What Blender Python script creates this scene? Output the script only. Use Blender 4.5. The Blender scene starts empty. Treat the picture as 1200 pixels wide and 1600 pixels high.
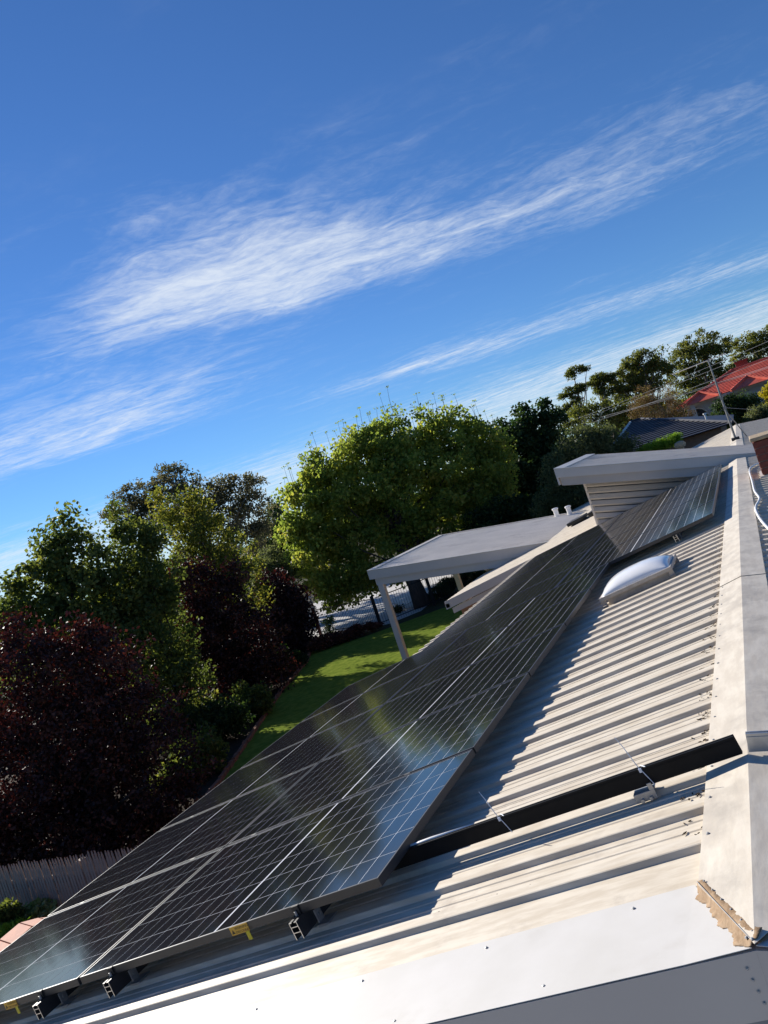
import bpy, bmesh, math, random
import numpy as np
from mathutils import Matrix, Vector

# ------------------------------------------------------------------ camera
F_PX = 1233.09                       # focal length in pixels of the 1200x1600 photograph
YAW, PITCH, ROLL = -0.439224, -0.006922, -0.319348
CAM = np.array([1.59818, -2.37905, 1.26387])
P = 0.189731                         # roof pitch (radians)
CS, SN = math.cos(P), math.sin(P)
G = -3.35                            # ground level (origin = top corner of the solar array)

def cam_axes():
    cy, sy, cp, sp = math.cos(YAW), math.sin(YAW), math.cos(PITCH), math.sin(PITCH)
    fw = np.array([sy*cp, cy*cp, sp]); r = np.array([cy, -sy, 0.]); u = np.cross(r, fw)
    c, s = math.cos(ROLL), math.sin(ROLL)
    return c*r + s*u, -s*r + c*u, fw
R_, U_, F_ = cam_axes()
scene = bpy.context.scene
col = scene.collection
cam_d = bpy.data.cameras.new('camera'); cam = bpy.data.objects.new('camera', cam_d); col.objects.link(cam)
cam.matrix_world = Matrix(((R_[0], U_[0], -F_[0], CAM[0]), (R_[1], U_[1], -F_[1], CAM[1]), (R_[2], U_[2], -F_[2], CAM[2]), (0, 0, 0, 1)))
cam_d.sensor_fit = 'VERTICAL'; cam_d.sensor_height = 36; cam_d.lens = F_PX/1600*36
cam_d.clip_start = .05; cam_d.clip_end = 3000
scene.camera = cam

# ------------------------------------------------------------------ light
SUNV = np.array([-1.514, .73, .727]); SUNV = SUNV/np.linalg.norm(SUNV)      # towards the sun
SUN_EL = math.asin(SUNV[2]); SUN_AZ = math.atan2(SUNV[0], SUNV[1])           # from +y towards +x
sd = bpy.data.lights.new('sun', 'SUN'); sd.energy = 5.0; sd.angle = math.radians(.53); sd.color = (1, .945, .86)
so = bpy.data.objects.new('sun', sd); col.objects.link(so); so.location = (-20, 10, 20)
so.rotation_euler = Vector(-SUNV).to_track_quat('-Z', 'Y').to_euler()
scene.view_settings.view_transform = 'Standard'; scene.view_settings.look = 'None'
scene.view_settings.exposure = .66; scene.view_settings.gamma = 1
SKY = .05
scene.cycles.max_bounces = 12; scene.cycles.diffuse_bounces = 6; scene.cycles.transmission_bounces = 10

class NT:
    """tiny helper for node trees"""
    def __init__(s, tree): s.t = tree; s.n = tree.nodes; s.l = tree.links
    def new(s, typ, **kw):
        n = s.n.new(typ)
        for k, v in kw.items(): setattr(n, k, v)
        return n
    def put(s, sock, v):
        if isinstance(v, bpy.types.NodeSocket): s.l.new(v, sock)
        elif isinstance(v, (tuple, list)) and len(v) == 3 and sock.type == 'RGBA': sock.default_value = (*v, 1)
        else: sock.default_value = v
    def m(s, op, a, b=None, c=None, clamp=False):
        n = s.new('ShaderNodeMath', operation=op, use_clamp=clamp)
        for i, v in enumerate((a, b, c)):
            if v is not None: s.put(n.inputs[i], v)
        return n.outputs[0]
    def vm(s, op, a, b=None):
        n = s.new('ShaderNodeVectorMath', operation=op)
        s.put(n.inputs[0], a)
        if b is not None: s.put(n.inputs[1], b)
        return n.outputs['Value'] if op in ('DOT_PRODUCT', 'LENGTH') else n.outputs[0]
    def noise(s, vec, scale=5, detail=4, rough=.5, dist=0, lac=2):
        n = s.new('ShaderNodeTexNoise'); s.put(n.inputs['Vector'], vec)
        n.inputs['Scale'].default_value = scale; n.inputs['Detail'].default_value = detail
        n.inputs['Roughness'].default_value = rough; n.inputs['Distortion'].default_value = dist
        n.inputs['Lacunarity'].default_value = lac
        return n.outputs[0]
    def ramp(s, fac, stops, interp='LINEAR'):
        n = s.new('ShaderNodeValToRGB'); s.put(n.inputs[0], fac); e = n.color_ramp.elements; n.color_ramp.interpolation = interp
        while len(e) < len(stops): e.new(.5)
        for el, (p, c) in zip(e, stops):
            el.position = p; el.color = (*c, 1) if not isinstance(c, (int, float)) else (c, c, c, 1)
        return n.outputs[0]
    def mix(s, fac, a, b, blend='MIX'):
        n = s.new('ShaderNodeMix', data_type='RGBA', blend_type=blend)
        s.put(n.inputs[0], fac); s.put(n.inputs[6], a); s.put(n.inputs[7], b)
        return n.outputs[2]
    def smooth(s, x, lo, hi):
        n = s.new('ShaderNodeMapRange', interpolation_type='SMOOTHSTEP'); s.put(n.inputs[0], x)
        n.inputs[1].default_value = lo; n.inputs[2].default_value = hi
        return n.outputs[0]
    def comb(s, x, y, z=0.):
        n = s.new('ShaderNodeCombineXYZ')
        for i, v in enumerate((x, y, z)): s.put(n.inputs[i], v)
        return n.outputs[0]

world = bpy.data.worlds.new('World'); scene.world = world; world.use_nodes = True
w = NT(world.node_tree); w.n.clear()
sky = w.new('ShaderNodeTexSky', sky_type='NISHITA', sun_disc=False)
sky.sun_elevation = SUN_EL; sky.sun_rotation = SUN_AZ
sky.altitude = 0; sky.air_density = 1.0; sky.dust_density = .0; sky.ozone_density = 3.0
skyc = w.mix(1., sky.outputs[0], (.60, .95, 1.43), 'MULTIPLY')      # clear, deep blue air
d = w.new('ShaderNodeTexCoord').outputs['Generated']
sep = w.new('ShaderNodeSeparateXYZ'); w.put(sep.inputs[0], d)
zz = w.m('MAXIMUM', sep.outputs[2], .012)
# cirrus on a high flat layer: u runs across the streaks' length, v away
cu = w.m('DIVIDE', w.vm('DOT_PRODUCT', d, (math.cos(YAW), -math.sin(YAW), 0)), zz)
cv = w.m('DIVIDE', w.vm('DOT_PRODUCT', d, (math.sin(YAW), math.cos(YAW), 0)), zz)
lv = w.m('LOGARITHM', w.m('MAXIMUM', cv, .2), 2.718)
uv = w.comb(cu, cv)
warp = w.m('SUBTRACT', w.noise(w.comb(w.m('MULTIPLY', cu, .7), cv, 3.), .9, 3), .5)
warp2 = w.m('SUBTRACT', w.noise(w.comb(cu, w.m('MULTIPLY', cv, 1.4), 11.), 3.1, 4), .5)
shear = w.m('ADD', cu, w.m('MULTIPLY', cv, .55))
fib = w.noise(w.comb(w.m('MULTIPLY', shear, .8), w.m('ADD', w.m('MULTIPLY', cv, 1.9), w.m('ADD', w.m('MULTIPLY', warp, 1.3), w.m('MULTIPLY', warp2, .5))), 1.7), 2.4, 10, .66, .6)
fine = w.noise(w.comb(w.m('MULTIPLY', w.m('SUBTRACT', cu, w.m('MULTIPLY', cv, .35)), 3.2), w.m('ADD', w.m('MULTIPLY', cv, 4.6), w.m('MULTIPLY', warp2, 1.2)), 5.), 4.2, 7, .62, .5)
puff = w.noise(w.comb(w.m('MULTIPLY', cu, 2.), w.m('MULTIPLY', cv, 2.), 7.), 2.2, 5, .6, .3)
def gauss(x, c, s):
    t = w.m('DIVIDE', w.m('SUBTRACT', x, c), s)
    return w.m('EXPONENT', w.m('MULTIPLY', w.m('MULTIPLY', t, t), -1.))
wu = w.m('ADD', cu, w.m('MULTIPLY', warp, .8)); wv = w.m('ADD', cv, w.m('ADD', w.m('MULTIPLY', warp, 1.1), w.m('MULTIPLY', warp2, .35)))
core = w.m('MULTIPLY', gauss(wu, -.25, .48), gauss(wv, 2.85, .52))
band = w.m('MULTIPLY', gauss(wu, .5, 1.6), gauss(w.m('ADD', wv, w.m('MULTIPLY', cu, .02)), 3.25, .50))
low = w.m('MULTIPLY', gauss(w.m('SUBTRACT', wv, w.m('MULTIPLY', cu, .1)), 6.35, .8), w.smooth(cu, -1.2, .8))
left = w.m('MULTIPLY', gauss(wv, 4.7, .85), w.m('SUBTRACT', 1., w.smooth(cu, -1.6, .3)))
hor = w.m('MULTIPLY', w.smooth(wv, 6.4, 12.), .95)
wisp = w.m('MULTIPLY', w.smooth(w.noise(w.comb(w.m('MULTIPLY', cu, .6), cv, 9.), .9, 4, .6), .48, .76), .30)
cov = w.m('ADD', w.m('ADD', w.m('MULTIPLY', core, 1.2), w.m('MULTIPLY', band, .84)), w.m('ADD', w.m('ADD', w.m('MULTIPLY', low, .66), w.m('MULTIPLY', left, .95)), w.m('ADD', hor, wisp)))
cov = w.m('MINIMUM', cov, 1.2)
tex = w.m('ADD', w.m('ADD', w.m('MULTIPLY', fib, .56), w.m('MULTIPLY', fine, .24)), w.m('MULTIPLY', puff, .20))
dens = w.m('MULTIPLY', w.smooth(w.m('ADD', tex, w.m('MULTIPLY', cov, .22)), .50, .93), w.m('MINIMUM', w.m('MULTIPLY', cov, 1.2), 1.))
dens = w.m('MULTIPLY', w.m('MULTIPLY', dens, .86), w.smooth(sep.outputs[2], .0, .03))
cl = w.mix(dens, skyc, (10.6, 11.4, 12.3))
bg = w.new('ShaderNodeBackground'); w.put(bg.inputs[0], cl); bg.inputs[1].default_value = SKY
out = w.new('ShaderNodeOutputWorld'); w.l.new(bg.outputs[0], out.inputs[0])

# ------------------------------------------------------------------ helpers
rng = np.random.default_rng(7); random.seed(7)

def ray(px, py): return ((px-600)/F_PX)*R_ - ((py-800)/F_PX)*U_ + F_
def at_dep(px, py, dep): return CAM + ray(px, py)*dep
def at_z(px, py, z): r = ray(px, py); return CAM + r*((z-CAM[2])/r[2])
def at_y(px, py, y): r = ray(px, py); return CAM + r*((y-CAM[1])/r[1])
NRM = np.array([-SN, 0, CS])
def RP(s, t, h=0.): return np.array([-t*CS, s, -t*SN]) + NRM*h              # left roof slope
FOLD = RP(0, -1.31, -.115); PR = math.radians(6.); CR_, SR_ = math.cos(PR), math.sin(PR); NR = np.array([SR_, 0, CR_])
def RR(y, wd, h=0.): return FOLD + np.array([wd*CR_, y, -wd*SR_]) + NR*h      # right roof slope

def link(o, parent=None):
    col.objects.link(o)
    if parent is not None: o.parent = parent
    return o
def tag(o, label=None, cat=None, group=None, kind=None):
    for k, v in (('label', label), ('category', cat), ('group', group), ('kind', kind)):
        if v: o[k] = v
    return o
def thing(name, label, cat, loc=(0, 0, 0), group=None):
    o = bpy.data.objects.new(name, None); o.empty_display_size = .1; o.location = [float(v) for v in loc]; col.objects.link(o)
    return tag(o, label, cat, group)
class MB:
    """collects vertices and faces; build() makes ONE mesh object.  Coordinates are world, moved to the parent's frame"""
    def __init__(s): s.v = []; s.f = []
    def add(s, vs, fs):
        b = len(s.v); s.v += [tuple(float(c) for c in v) for v in vs]; s.f += [tuple(b+i for i in f) for f in fs]
        return s
    def box8(s, v): return s.add(v, [(0, 3, 2, 1), (4, 5, 6, 7), (0, 1, 5, 4), (1, 2, 6, 5), (2, 3, 7, 6), (3, 0, 4, 7)])
    def box(s, a, b):
        (x0, y0, z0), (x1, y1, z1) = a, b
        return s.box8([(x0, y0, z0), (x1, y0, z0), (x1, y1, z0), (x0, y1, z0), (x0, y0, z1), (x1, y0, z1), (x1, y1, z1), (x0, y1, z1)])
    def fbox(s, fn, a, b):                     # box in a mapped frame
        (x0, y0, z0), (x1, y1, z1) = a, b
        return s.box8([fn(*c) for c in ((x0, y0, z0), (x1, y0, z0), (x1, y1, z0), (x0, y1, z0), (x0, y0, z1), (x1, y0, z1), (x1, y1, z1), (x0, y1, z1))])
    def prism(s, poly, off):                   # polygon (world pts) extruded by a vector
        n = len(poly); off = np.array(off); v = [np.array(p) for p in poly]; v += [p+off for p in v]
        return s.add(v, [tuple(range(n))[::-1], tuple(range(n, 2*n))] + [(i, (i+1) % n, n+(i+1) % n, n+i) for i in range(n)])
    def tube(s, pts, rad, k=6, cap=True):
        pts = [np.array(p, float) for p in pts]; n = len(pts)
        rad = [rad]*n if isinstance(rad, (int, float)) else rad
        b = len(s.v); ref = np.array([.13, .31, .94])
        for i, p in enumerate(pts):
            t = pts[min(i+1, n-1)] - pts[max(i-1, 0)]; t = t/(np.linalg.norm(t)+1e-9)
            a = np.cross(t, ref)
            if np.linalg.norm(a) < .05: a = np.cross(t, np.array([1., 0, 0]))
            a = a/np.linalg.norm(a); c = np.cross(t, a)
            for j in range(k):
                g = 2*math.pi*j/k; s.v.append(tuple(p + rad[i]*(math.cos(g)*a + math.sin(g)*c)))
        for i in range(n-1):
            for j in range(k): s.f.append((b+i*k+j, b+i*k+(j+1) % k, b+(i+1)*k+(j+1) % k, b+(i+1)*k+j))
        if cap: s.f.append(tuple(b+j for j in range(k))[::-1]); s.f.append(tuple(b+(n-1)*k+j for j in range(k)))
        return s
    def lathe(s, base, prof, k=14, axis=(0, 0, 1)):
        ax = np.array(axis, float); ax /= np.linalg.norm(ax); base = np.array(base, float)
        return s.tube([base+ax*z for r, z in prof], [r for r, z in prof], k)
    def build(s, name, mat, parent=None, smooth=False, bevel=0, kind=None, label=None, solid=0):
        loc = np.array(parent_loc(parent))
        me = bpy.data.meshes.new(name); me.from_pydata([tuple(np.array(v)-loc) for v in s.v], [], s.f); me.update()
        me.materials.append(mat)
        if smooth: me.shade_smooth()
        o = link(bpy.data.objects.new(name, me), parent)
        if bevel:
            m = o.modifiers.new('bevel', 'BEVEL'); m.width = bevel; m.segments = 2; m.limit_method = 'ANGLE'
        if solid:
            m = o.modifiers.new('solid', 'SOLIDIFY'); m.thickness = solid; m.offset = -1
        if kind: o['kind'] = kind
        if label: o['label'] = label
        return o
def parent_loc(p):
    v = np.zeros(3)
    while p is not None: v = v + np.array(p.location); p = p.parent
    return v

def mat(name, c1, c2=None, rough=.6, metal=0., scale=4., detail=6, stretch=(1, 1, 1), bump=0., bscale=60., spec=.5, coat=0., coat_r=.05, coat_ior=1.5, lo=.35, hi=.65, c3=None, s3=1., lo3=.55, hi3=.7, rvar=0.):
    m = bpy.data.materials.new(name); m.use_nodes = True; t = NT(m.node_tree)
    b = t.n['Principled BSDF']; b.inputs['Roughness'].default_value = rough; b.inputs['Metallic'].default_value = metal
    b.inputs['Specular IOR Level'].default_value = spec; b.inputs['Coat Weight'].default_value = coat; b.inputs['Coat Roughness'].default_value = coat_r; b.inputs['Coat IOR'].default_value = coat_ior
    oc = t.new('ShaderNodeTexCoord').outputs['Object']; mp = t.new('ShaderNodeMapping'); mp.inputs['Scale'].default_value = stretch; t.put(mp.inputs[0], oc)
    c = c1
    if c2 is not None:
        f = t.smooth(t.noise(mp.outputs[0], scale, detail, .6), lo, hi); c = t.mix(f, c1, c2)
        if rvar: t.put(b.inputs['Roughness'], t.m('ADD', rough-rvar/2, t.m('MULTIPLY', f, rvar)))
    if c3 is not None:
        f = t.smooth(t.noise(oc, s3, 7, .65), lo3, hi3); c = t.mix(f, c, c3)
    t.put(b.inputs['Base Color'], c)
    if bump:
        n = t.new('ShaderNodeBump'); n.inputs['Strength'].default_value = bump; n.inputs['Distance'].default_value = .01
        t.put(n.inputs['Height'], t.noise(mp.outputs[0], bscale, 4)); t.put(b.inputs['Normal'], n.outputs[0])
    return m

M = {}
# roof paint: cream steel with runs of dirt down the slope
M['roof'] = mat('roof_paint', (.65, .575, .46), (.53, .45, .34), .62, scale=9, stretch=(.35, 3, 3), c3=(.37, .305, .235), s3=4.2, lo3=.54, hi3=.8, bump=.04, bscale=9)
M['roof_far'] = mat('far_roof_paint', (.80, .72, .61), (.72, .64, .54), .6, scale=2, c3=(.52, .46, .40), s3=1.2)
M['cap'] = mat('ridge_cap_paint', (.68, .61, .50), (.58, .51, .41), .6, scale=5, stretch=(4, 1.2, 2), c3=(.44, .39, .32), s3=3.4, lo3=.47, hi3=.74, bump=.14, bscale=7)
M['cap_white'] = mat('barge_paint', (.60, .575, .535), (.555, .53, .485), .5, scale=3, c3=(.44, .40, .34), s3=2.6, lo3=.50, hi3=.80, bump=.06, bscale=4)
M['fascia'] = mat('fascia_paint', (.58, .535, .49), (.55, .505, .46), .5, scale=2, bump=.02, bscale=3)
M['barge_face'] = mat('barge_board_paint', (.60, .51, .425), (.57, .48, .40), .5, scale=2, bump=.02, bscale=3)
M['fascia_dark'] = mat('soffit_and_joint_shade', (.25, .245, .245), (.22, .215, .215), .6, scale=3)
M['sheet_grey'] = mat('pergola_sheet', (.80, .745, .67), (.73, .68, .61), .55, scale=1.5, c3=(.64, .59, .53), s3=1.1)
M['board'] = mat('wall_board_paint', (.47, .44, .40), (.43, .40, .365), .6, scale=2.5, stretch=(.5, 1, 4))
M['wall'] = mat('house_wall', (.34, .20, .14), (.28, .16, .11), .8, scale=8)
M['sealant'] = mat('sealant', (.23, .135, .06), (.33, .215, .115), .75, scale=22, c3=(.27, .165, .085), s3=30, bump=.35, bscale=50)
M['steel'] = mat('galvanised', (.52, .52, .51), (.42, .42, .42), .38, metal=.85, scale=20)
M['alu'] = mat('aluminium', (.62, .62, .62), None, .35, metal=.9)
M['alu_dull'] = mat('aluminium_dull', (.40, .40, .39), (.33, .33, .33), .5, metal=.6, scale=30)
M['black_alu'] = mat('black_anodised', (.022, .022, .024), (.028, .028, .030), .42, spec=.55, scale=12)
M['black_tray'] = mat('black_powdercoat', (.008, .008, .009), (.011, .011, .012), .55, spec=.12, scale=12)
M['fascia2'] = mat('fascia_paint_shaded', (.43, .395, .365), (.40, .37, .34), .55, scale=2)  # darker copy of the fascia paint; shade of the recessed step put into the colour
M['plastic_black'] = mat('black_plastic', (.015, .015, .015), None, .6)
M['tie'] = mat('nylon_tie', (.55, .60, .70), None, .4)
M['white_pvc'] = mat('white_pvc', (.78, .78, .77), (.68, .67, .65), .4, scale=14)
M['label'] = None
M['dome'] = mat('acrylic_dome', (.90, .885, .86), (.84, .825, .80), .18, scale=6, coat=.4)
M['frame_beige'] = mat('skylight_frame', (.46, .41, .35), (.38, .33, .28), .6, scale=15)
M['cell'] = mat('solar_cell', (.011, .0115, .015), (.020, .020, .021), .5, scale=3, coat=1., coat_r=.085, coat_ior=1.42, spec=0., bump=0)
M['back'] = mat('white_backsheet', (.80, .81, .83), None, .6, coat=1., coat_r=.085, coat_ior=1.42, spec=0., bump=0)
M['brick'] = mat('red_brick', (.20, .052, .034), (.14, .036, .026), .85, scale=14, bump=.3, bscale=60)
M['mortar'] = mat('mortar', (.22, .17, .14), (.17, .13, .11), .9, scale=20)
M['sandstone'] = mat('chimney_crown', (.44, .33, .20), (.33, .25, .16), .85, scale=18, bump=.3)
M['tile_dark'] = mat('slate_tile', (.028, .030, .042), (.045, .046, .058), .5, scale=5, c3=(.16, .155, .15), s3=7, lo3=.66, hi3=.74)
M['tile_red'] = mat('red_tile', (.82, .15, .085), (.68, .115, .065), .6, scale=2, c3=(.34, .06, .04), s3=3)
M['render'] = mat('white_render', (.62, .62, .62), (.54, .54, .55), .8, scale=1)
M['glass_dark'] = mat('dark_glass', (.02, .025, .03), None, .08)
M['terracotta'] = mat('terracotta', (.46, .135, .055), (.38, .105, .045), .75, scale=9, c3=(.50, .20, .11), s3=12)
M['picket'] = mat('weathered_timber', (.33, .265, .22), (.23, .185, .155), .85, scale=7, stretch=(6, 6, .7), bump=.3, bscale=30, c3=(.34, .19, .13), s3=1.3, lo3=.5, hi3=.7)
M['iron'] = mat('black_iron', (.012, .012, .013), None, .5)
M['rust_post'] = mat('red_brown_post', (.10, .022, .018), None, .6)
M['pipe'] = mat('grey_pipe', (.22, .225, .23), (.16, .165, .17), .45, metal=.6, scale=20)
M['wire'] = mat('wire', (.30, .30, .31), None, .5, metal=.3)
M['ball'] = mat('ball', (.42, .50, .12), (.36, .44, .10), .7, scale=9)
M['concrete'] = mat('concrete', (.60, .58, .55), (.53, .51, .48), .85, scale=.8, c3=(.46, .44, .41), s3=.5, bump=.1, spec=.05)
M['soil'] = mat('soil', (.055, .038, .026), (.035, .026, .018), .95, scale=3, bump=.6, bscale=9, spec=.05)
M['earth'] = mat('ground', (.060, .062, .030), (.050, .042, .026), .95, scale=.4, bump=.4, bscale=4, spec=.05)
M['edging'] = mat('brick_edging', (.24, .095, .05), (.17, .065, .04), .85, scale=6, bump=.3)
M['grass'] = mat('lawn_grass', (.19, .235, .040), (.115, .165, .026), 1., spec=0., scale=5, detail=9, bump=1., bscale=22, c3=(.30, .24, .10), s3=.55, lo3=.66, hi3=.80)
M['bark'] = mat('bark', (.085, .065, .050), (.055, .042, .034), .9, scale=6, stretch=(2, 2, .4), bump=.5, bscale=14)
M['bark_gum'] = mat('gum_bark', (.30, .26, .22), (.20, .17, .145), .8, scale=3, stretch=(2, 2, .5))
M['bark_dark'] = mat('dark_bark', (.035, .028, .024), (.025, .02, .018), .9, scale=6)

def leafmat(name, stops, trans=.35, rough=.62, spec=.16, tcol=(1.3, 1.5, .7)):
    m = bpy.data.materials.new(name); m.use_nodes = True; t = NT(m.node_tree); b = t.n['Principled BSDF']
    a = t.new('ShaderNodeAttribute', attribute_name='tint')
    c = t.ramp(a.outputs['Fac'], stops)
    t.put(b.inputs['Base Color'], c); b.inputs['Roughness'].default_value = rough; b.inputs['Specular IOR Level'].default_value = spec
    tr = t.new('ShaderNodeBsdfTranslucent'); t.put(tr.inputs[0], t.mix(1., c, tcol, 'MULTIPLY'))
    mx = t.new('ShaderNodeMixShader'); mx.inputs[0].default_value = trans
    t.l.new(b.outputs[0], mx.inputs[1]); t.l.new(tr.outputs[0], mx.inputs[2]); t.l.new(mx.outputs[0], t.n['Material Output'].inputs[0])
    return m
L = {
 'maple': leafmat('maple_leaf', [(0, (.115, .155, .038)), (.45, (.215, .25, .056)), (.8, (.30, .295, .066)), (1, (.38, .29, .075))], .52, tcol=(1.5, 1.65, .95)),
 'plum': leafmat('plum_leaf', [(0, (.020, .010, .012)), (.55, (.042, .017, .016)), (.85, (.11, .040, .026)), (1, (.19, .09, .055))], .20, tcol=(1.6, .8, .7), spec=.3),
 'green': leafmat('green_leaf', [(0, (.044, .066, .022)), (.6, (.10, .125, .040)), (1, (.21, .21, .062))], .45, tcol=(1.7, 1.7, .8)),
 'yellowgreen': leafmat('yellow_green_leaf', [(0, (.065, .090, .026)), (.6, (.15, .16, .038)), (1, (.27, .22, .05))], .5, tcol=(1.6, 1.6, .8)),
 'gum': leafmat('gum_leaf', [(0, (.070, .075, .045)), (.6, (.125, .120, .072)), (1, (.20, .165, .095))], .4, tcol=(1.6, 1.5, 1.)),
 'gum_far': leafmat('far_gum_leaf', [(0, (.060, .078, .026)), (.6, (.135, .145, .042)), (1, (.23, .21, .06))], .42, tcol=(1.7, 1.7, .8)),
 'dark': leafmat('dark_leaf', [(0, (.020, .038, .016)), (.6, (.042, .068, .026)), (1, (.085, .115, .04))], .35),
 'olive': leafmat('olive_leaf', [(0, (.060, .075, .038)), (.6, (.11, .13, .062)), (1, (.19, .20, .11))], .42, tcol=(1.5, 1.5, .9)),
 'brown': leafmat('dry_leaf', [(0, (.11, .07, .04)), (.6, (.22, .13, .07)), (1, (.33, .21, .12))], .25),
 'yellow': leafmat('yellow_leaf', [(0, (.38, .30, .02)), (1, (.6, .45, .03))], .35),
 'bright': leafmat('bright_leaf', [(0, (.11, .19, .02)), (.6, (.20, .30, .03)), (1, (.32, .42, .07))], .35),
 'pale': leafmat('pale_leaf', [(0, (.08, .13, .035)), (.6, (.22, .28, .10)), (1, (.52, .55, .34))], .3),
}

# ------------------------------------------------------------------ ground
def sheet(name, pts, z, m, kind='structure', thick=.0, label=None):
    b = MB()
    b.add([(x, y, z) for x, y in pts], [tuple(range(len(pts)))])
    o = b.build(name, m); o['kind'] = kind
    me = o.data
    if me.polygons[0].normal.z < 0: me.flip_normals()
    return o
sheet('ground', [(-900, -300), (900, -300), (900, 1500), (-900, 1500)], G-.012, M['earth'])
EDGE = [(-8.6, 5.2), (-9.6, 8.4), (-10.55, 11.1), (-12.0, 14.6), (-13.65, 18.5), (-14.9, 22.2), (-15.9, 24.2)]
sheet('lawn', EDGE + [(-13.6, 24.6), (-11.0, 26.6), (-6, 28), (-5, 30), (-2.6, 30), (-2.6, 2)], G+.0, M['grass'])
sheet('garden_bed', [(-11.5, 4.0)] + EDGE[1:] + [(-16.6, 25.6), (-26, 31), (-30, 6)], G-.004, M['soil'])
sheet('driveway', [(-21.5, 28.6), (-13.2, 26.2), (-12.2, 27.4), (-12.6, 31), (-13.5, 44), (-22, 46), (-30, 38)], G-.005, M['concrete'])
sheet('bounce_sheet', [(-9, -16), (14, -16), (14, -.9), (-9, -.9)], G+.0, M['concrete'])  # unseen pale sheet added to bounce warm light onto the barge board
# brick edging of the lawn: single bricks
ed = thing('garden_edging', 'low reddish brick edging curving between the lawn and the tree bed', 'edging', (EDGE[2][0], EDGE[2][1], G))
eb = MB().box((-.11, -.05, -.06), (.11, .05, .09)); bproto = eb.build('brick', M['edging'], None, bevel=.008); bproto.parent = ed
first = True
epts = [np.array(p) for p in EDGE]
for a, b in zip(epts[:-1], epts[1:]):
    L_ = np.linalg.norm(b-a); n = int(L_/.235)
    for i in range(n):
        p = a+(b-a)*(i+.5)/n
        o = bproto if first else link(bproto.copy(), ed); first = False
        o.location = (p[0]-EDGE[2][0]+random.uniform(-.012, .012), p[1]-EDGE[2][1]+random.uniform(-.012, .012), random.uniform(-.01, .012))
        o.rotation_euler = (random.uniform(-.05, .05), random.uniform(-.05, .05), math.atan2(b[1]-a[1], b[0]-a[0])+random.uniform(-.06, .06))

# ------------------------------------------------------------------ house
HOUSE = thing('house', 'low house under a cream ribbed steel roof that carries the solar panels', 'house', (0, 6, G))
PITCH_S = .2175; S0 = .045; HC, HP = -.12, -.139
def profile(s_from, s_to):
    """cross section of the sheeting: list of (s, h)"""
    pts = []
    n0 = math.floor((s_from-S0)/PITCH_S)-1; n1 = math.ceil((s_to-S0)/PITCH_S)+1
    for n in range(n0, n1):
        c = S0+n*PITCH_S
        if c < -.3: pts.append((c, HP)); continue
        pts += [(c-.010, HP), (c-.0015, HC-.002), (c+.002, HC), (c+.052, HC), (c+.0555, HC-.002), (c+.070, HP), (c+.112, HP), (c+.116, HP+.003), (c+.124, HP+.003), (c+.128, HP), (c+.165, HP), (c+.169, HP+.003), (c+.177, HP+.003), (c+.181, HP)]
    def hh(s):
        for (a, ha), (b, hb) in zip(pts, pts[1:]):
            if a <= s <= b: return ha+(hb-ha)*(s-a)/(b-a+1e-9)
        return HP
    return [(s_from, hh(s_from))]+[p for p in pts if s_from < p[0] < s_to]+[(s_to, hh(s_to))]
def roof_sheet(fn, s0, s1, t0, t1, m, dh=0., hs=1.):
    pr = [(s_, HC-(HC-h_)*hs) for s_, h_ in profile(s0, s1)]; b = MB()
    nt = 2 if t1-t0 < 1 else 6
    for k in range(nt+1):
        t = t0+(t1-t0)*k/nt
        b.v += [tuple(fn(s, t, h+dh)) for s, h in pr]
    n = len(pr)
    for k in range(nt):
        for i in range(n-1): b.f.append((k*n+i, k*n+i+1, (k+1)*n+i+1, (k+1)*n+i))
    return b.build('roof_sheet', m, HOUSE, solid=.0022)
PW = PITCH_S*4
y = S0-.06-PITCH_S; k = 0
while y < 13.2:
    y1 = min(y+PW, 13.24); s_a = -.37 if k == 0 else y
    roof_sheet(RP, s_a, y1+.012, -1.27, 3.62 if y1 < 5.9 else 3.05, M['roof'], .0012*(k % 2)); y = y1 if y1 < 13.2 else 14; k += 1
y = 13.24
while y < 27:
    roof_sheet(RP, y+.012, y+PW+.012, -1.27, 5.10, M['roof'], .0012*(k % 2), .22); y += PW; k += 1
RRr = lambda s, t, h=0.: RR(s, t, h+.115)
y = S0-.06-PITCH_S; k = 0
while y < 27:
    roof_sheet(RRr, -.37 if k == 0 else y, y+PW+.012, .02, 4.2, M['roof'], .0012*(k % 2)); y += PW; k += 1
# ridge capping, in lengths that overlap
caps = [(-.66, 3.02, 0), (2.94, 6.4, .003), (6.33, 9.6, 0), (9.5, 12.75, .003), (14.0, 17.6, 0), (17.5, 21.5, .003), (21.4, 27.2, 0)]
for (a, b_, dz) in caps:
    a2 = a
    b = MB(); nseg = max(2, int((b_-a)/.5))
    prof_ = [lambda s: RP(s, -1.172, HP+.006+dz), lambda s: RP(s, -1.168, HC+.004+dz), lambda s: RP(s, -1.31, HC+.010+dz)+np.array([0, 0, .004]), lambda s: RR(s, .136, .004+dz), lambda s: RR(s, .139, -.028+dz)]
    for i in range(nseg+1):
        s = a+(b_-a)*i/nseg; wob = .0012*math.sin(s*7.3)
        for j, f in enumerate(prof_):
            ss = s
            if a < -.5 and i == 0: ss = (-.385, -.39, -.690, -.47, -.47)[j]      # mitred against the barge
            v = f(ss); v = v+np.array([0, 0, wob]); b.v.append(tuple(v))
    for i in range(nseg):
        for j in range(4): b.f.append((i*5+j, i*5+j+1, (i+1)*5+j+1, (i+1)*5+j))
    b.build('ridge_cap', M['cap'], HOUSE, solid=-.0012)
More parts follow.
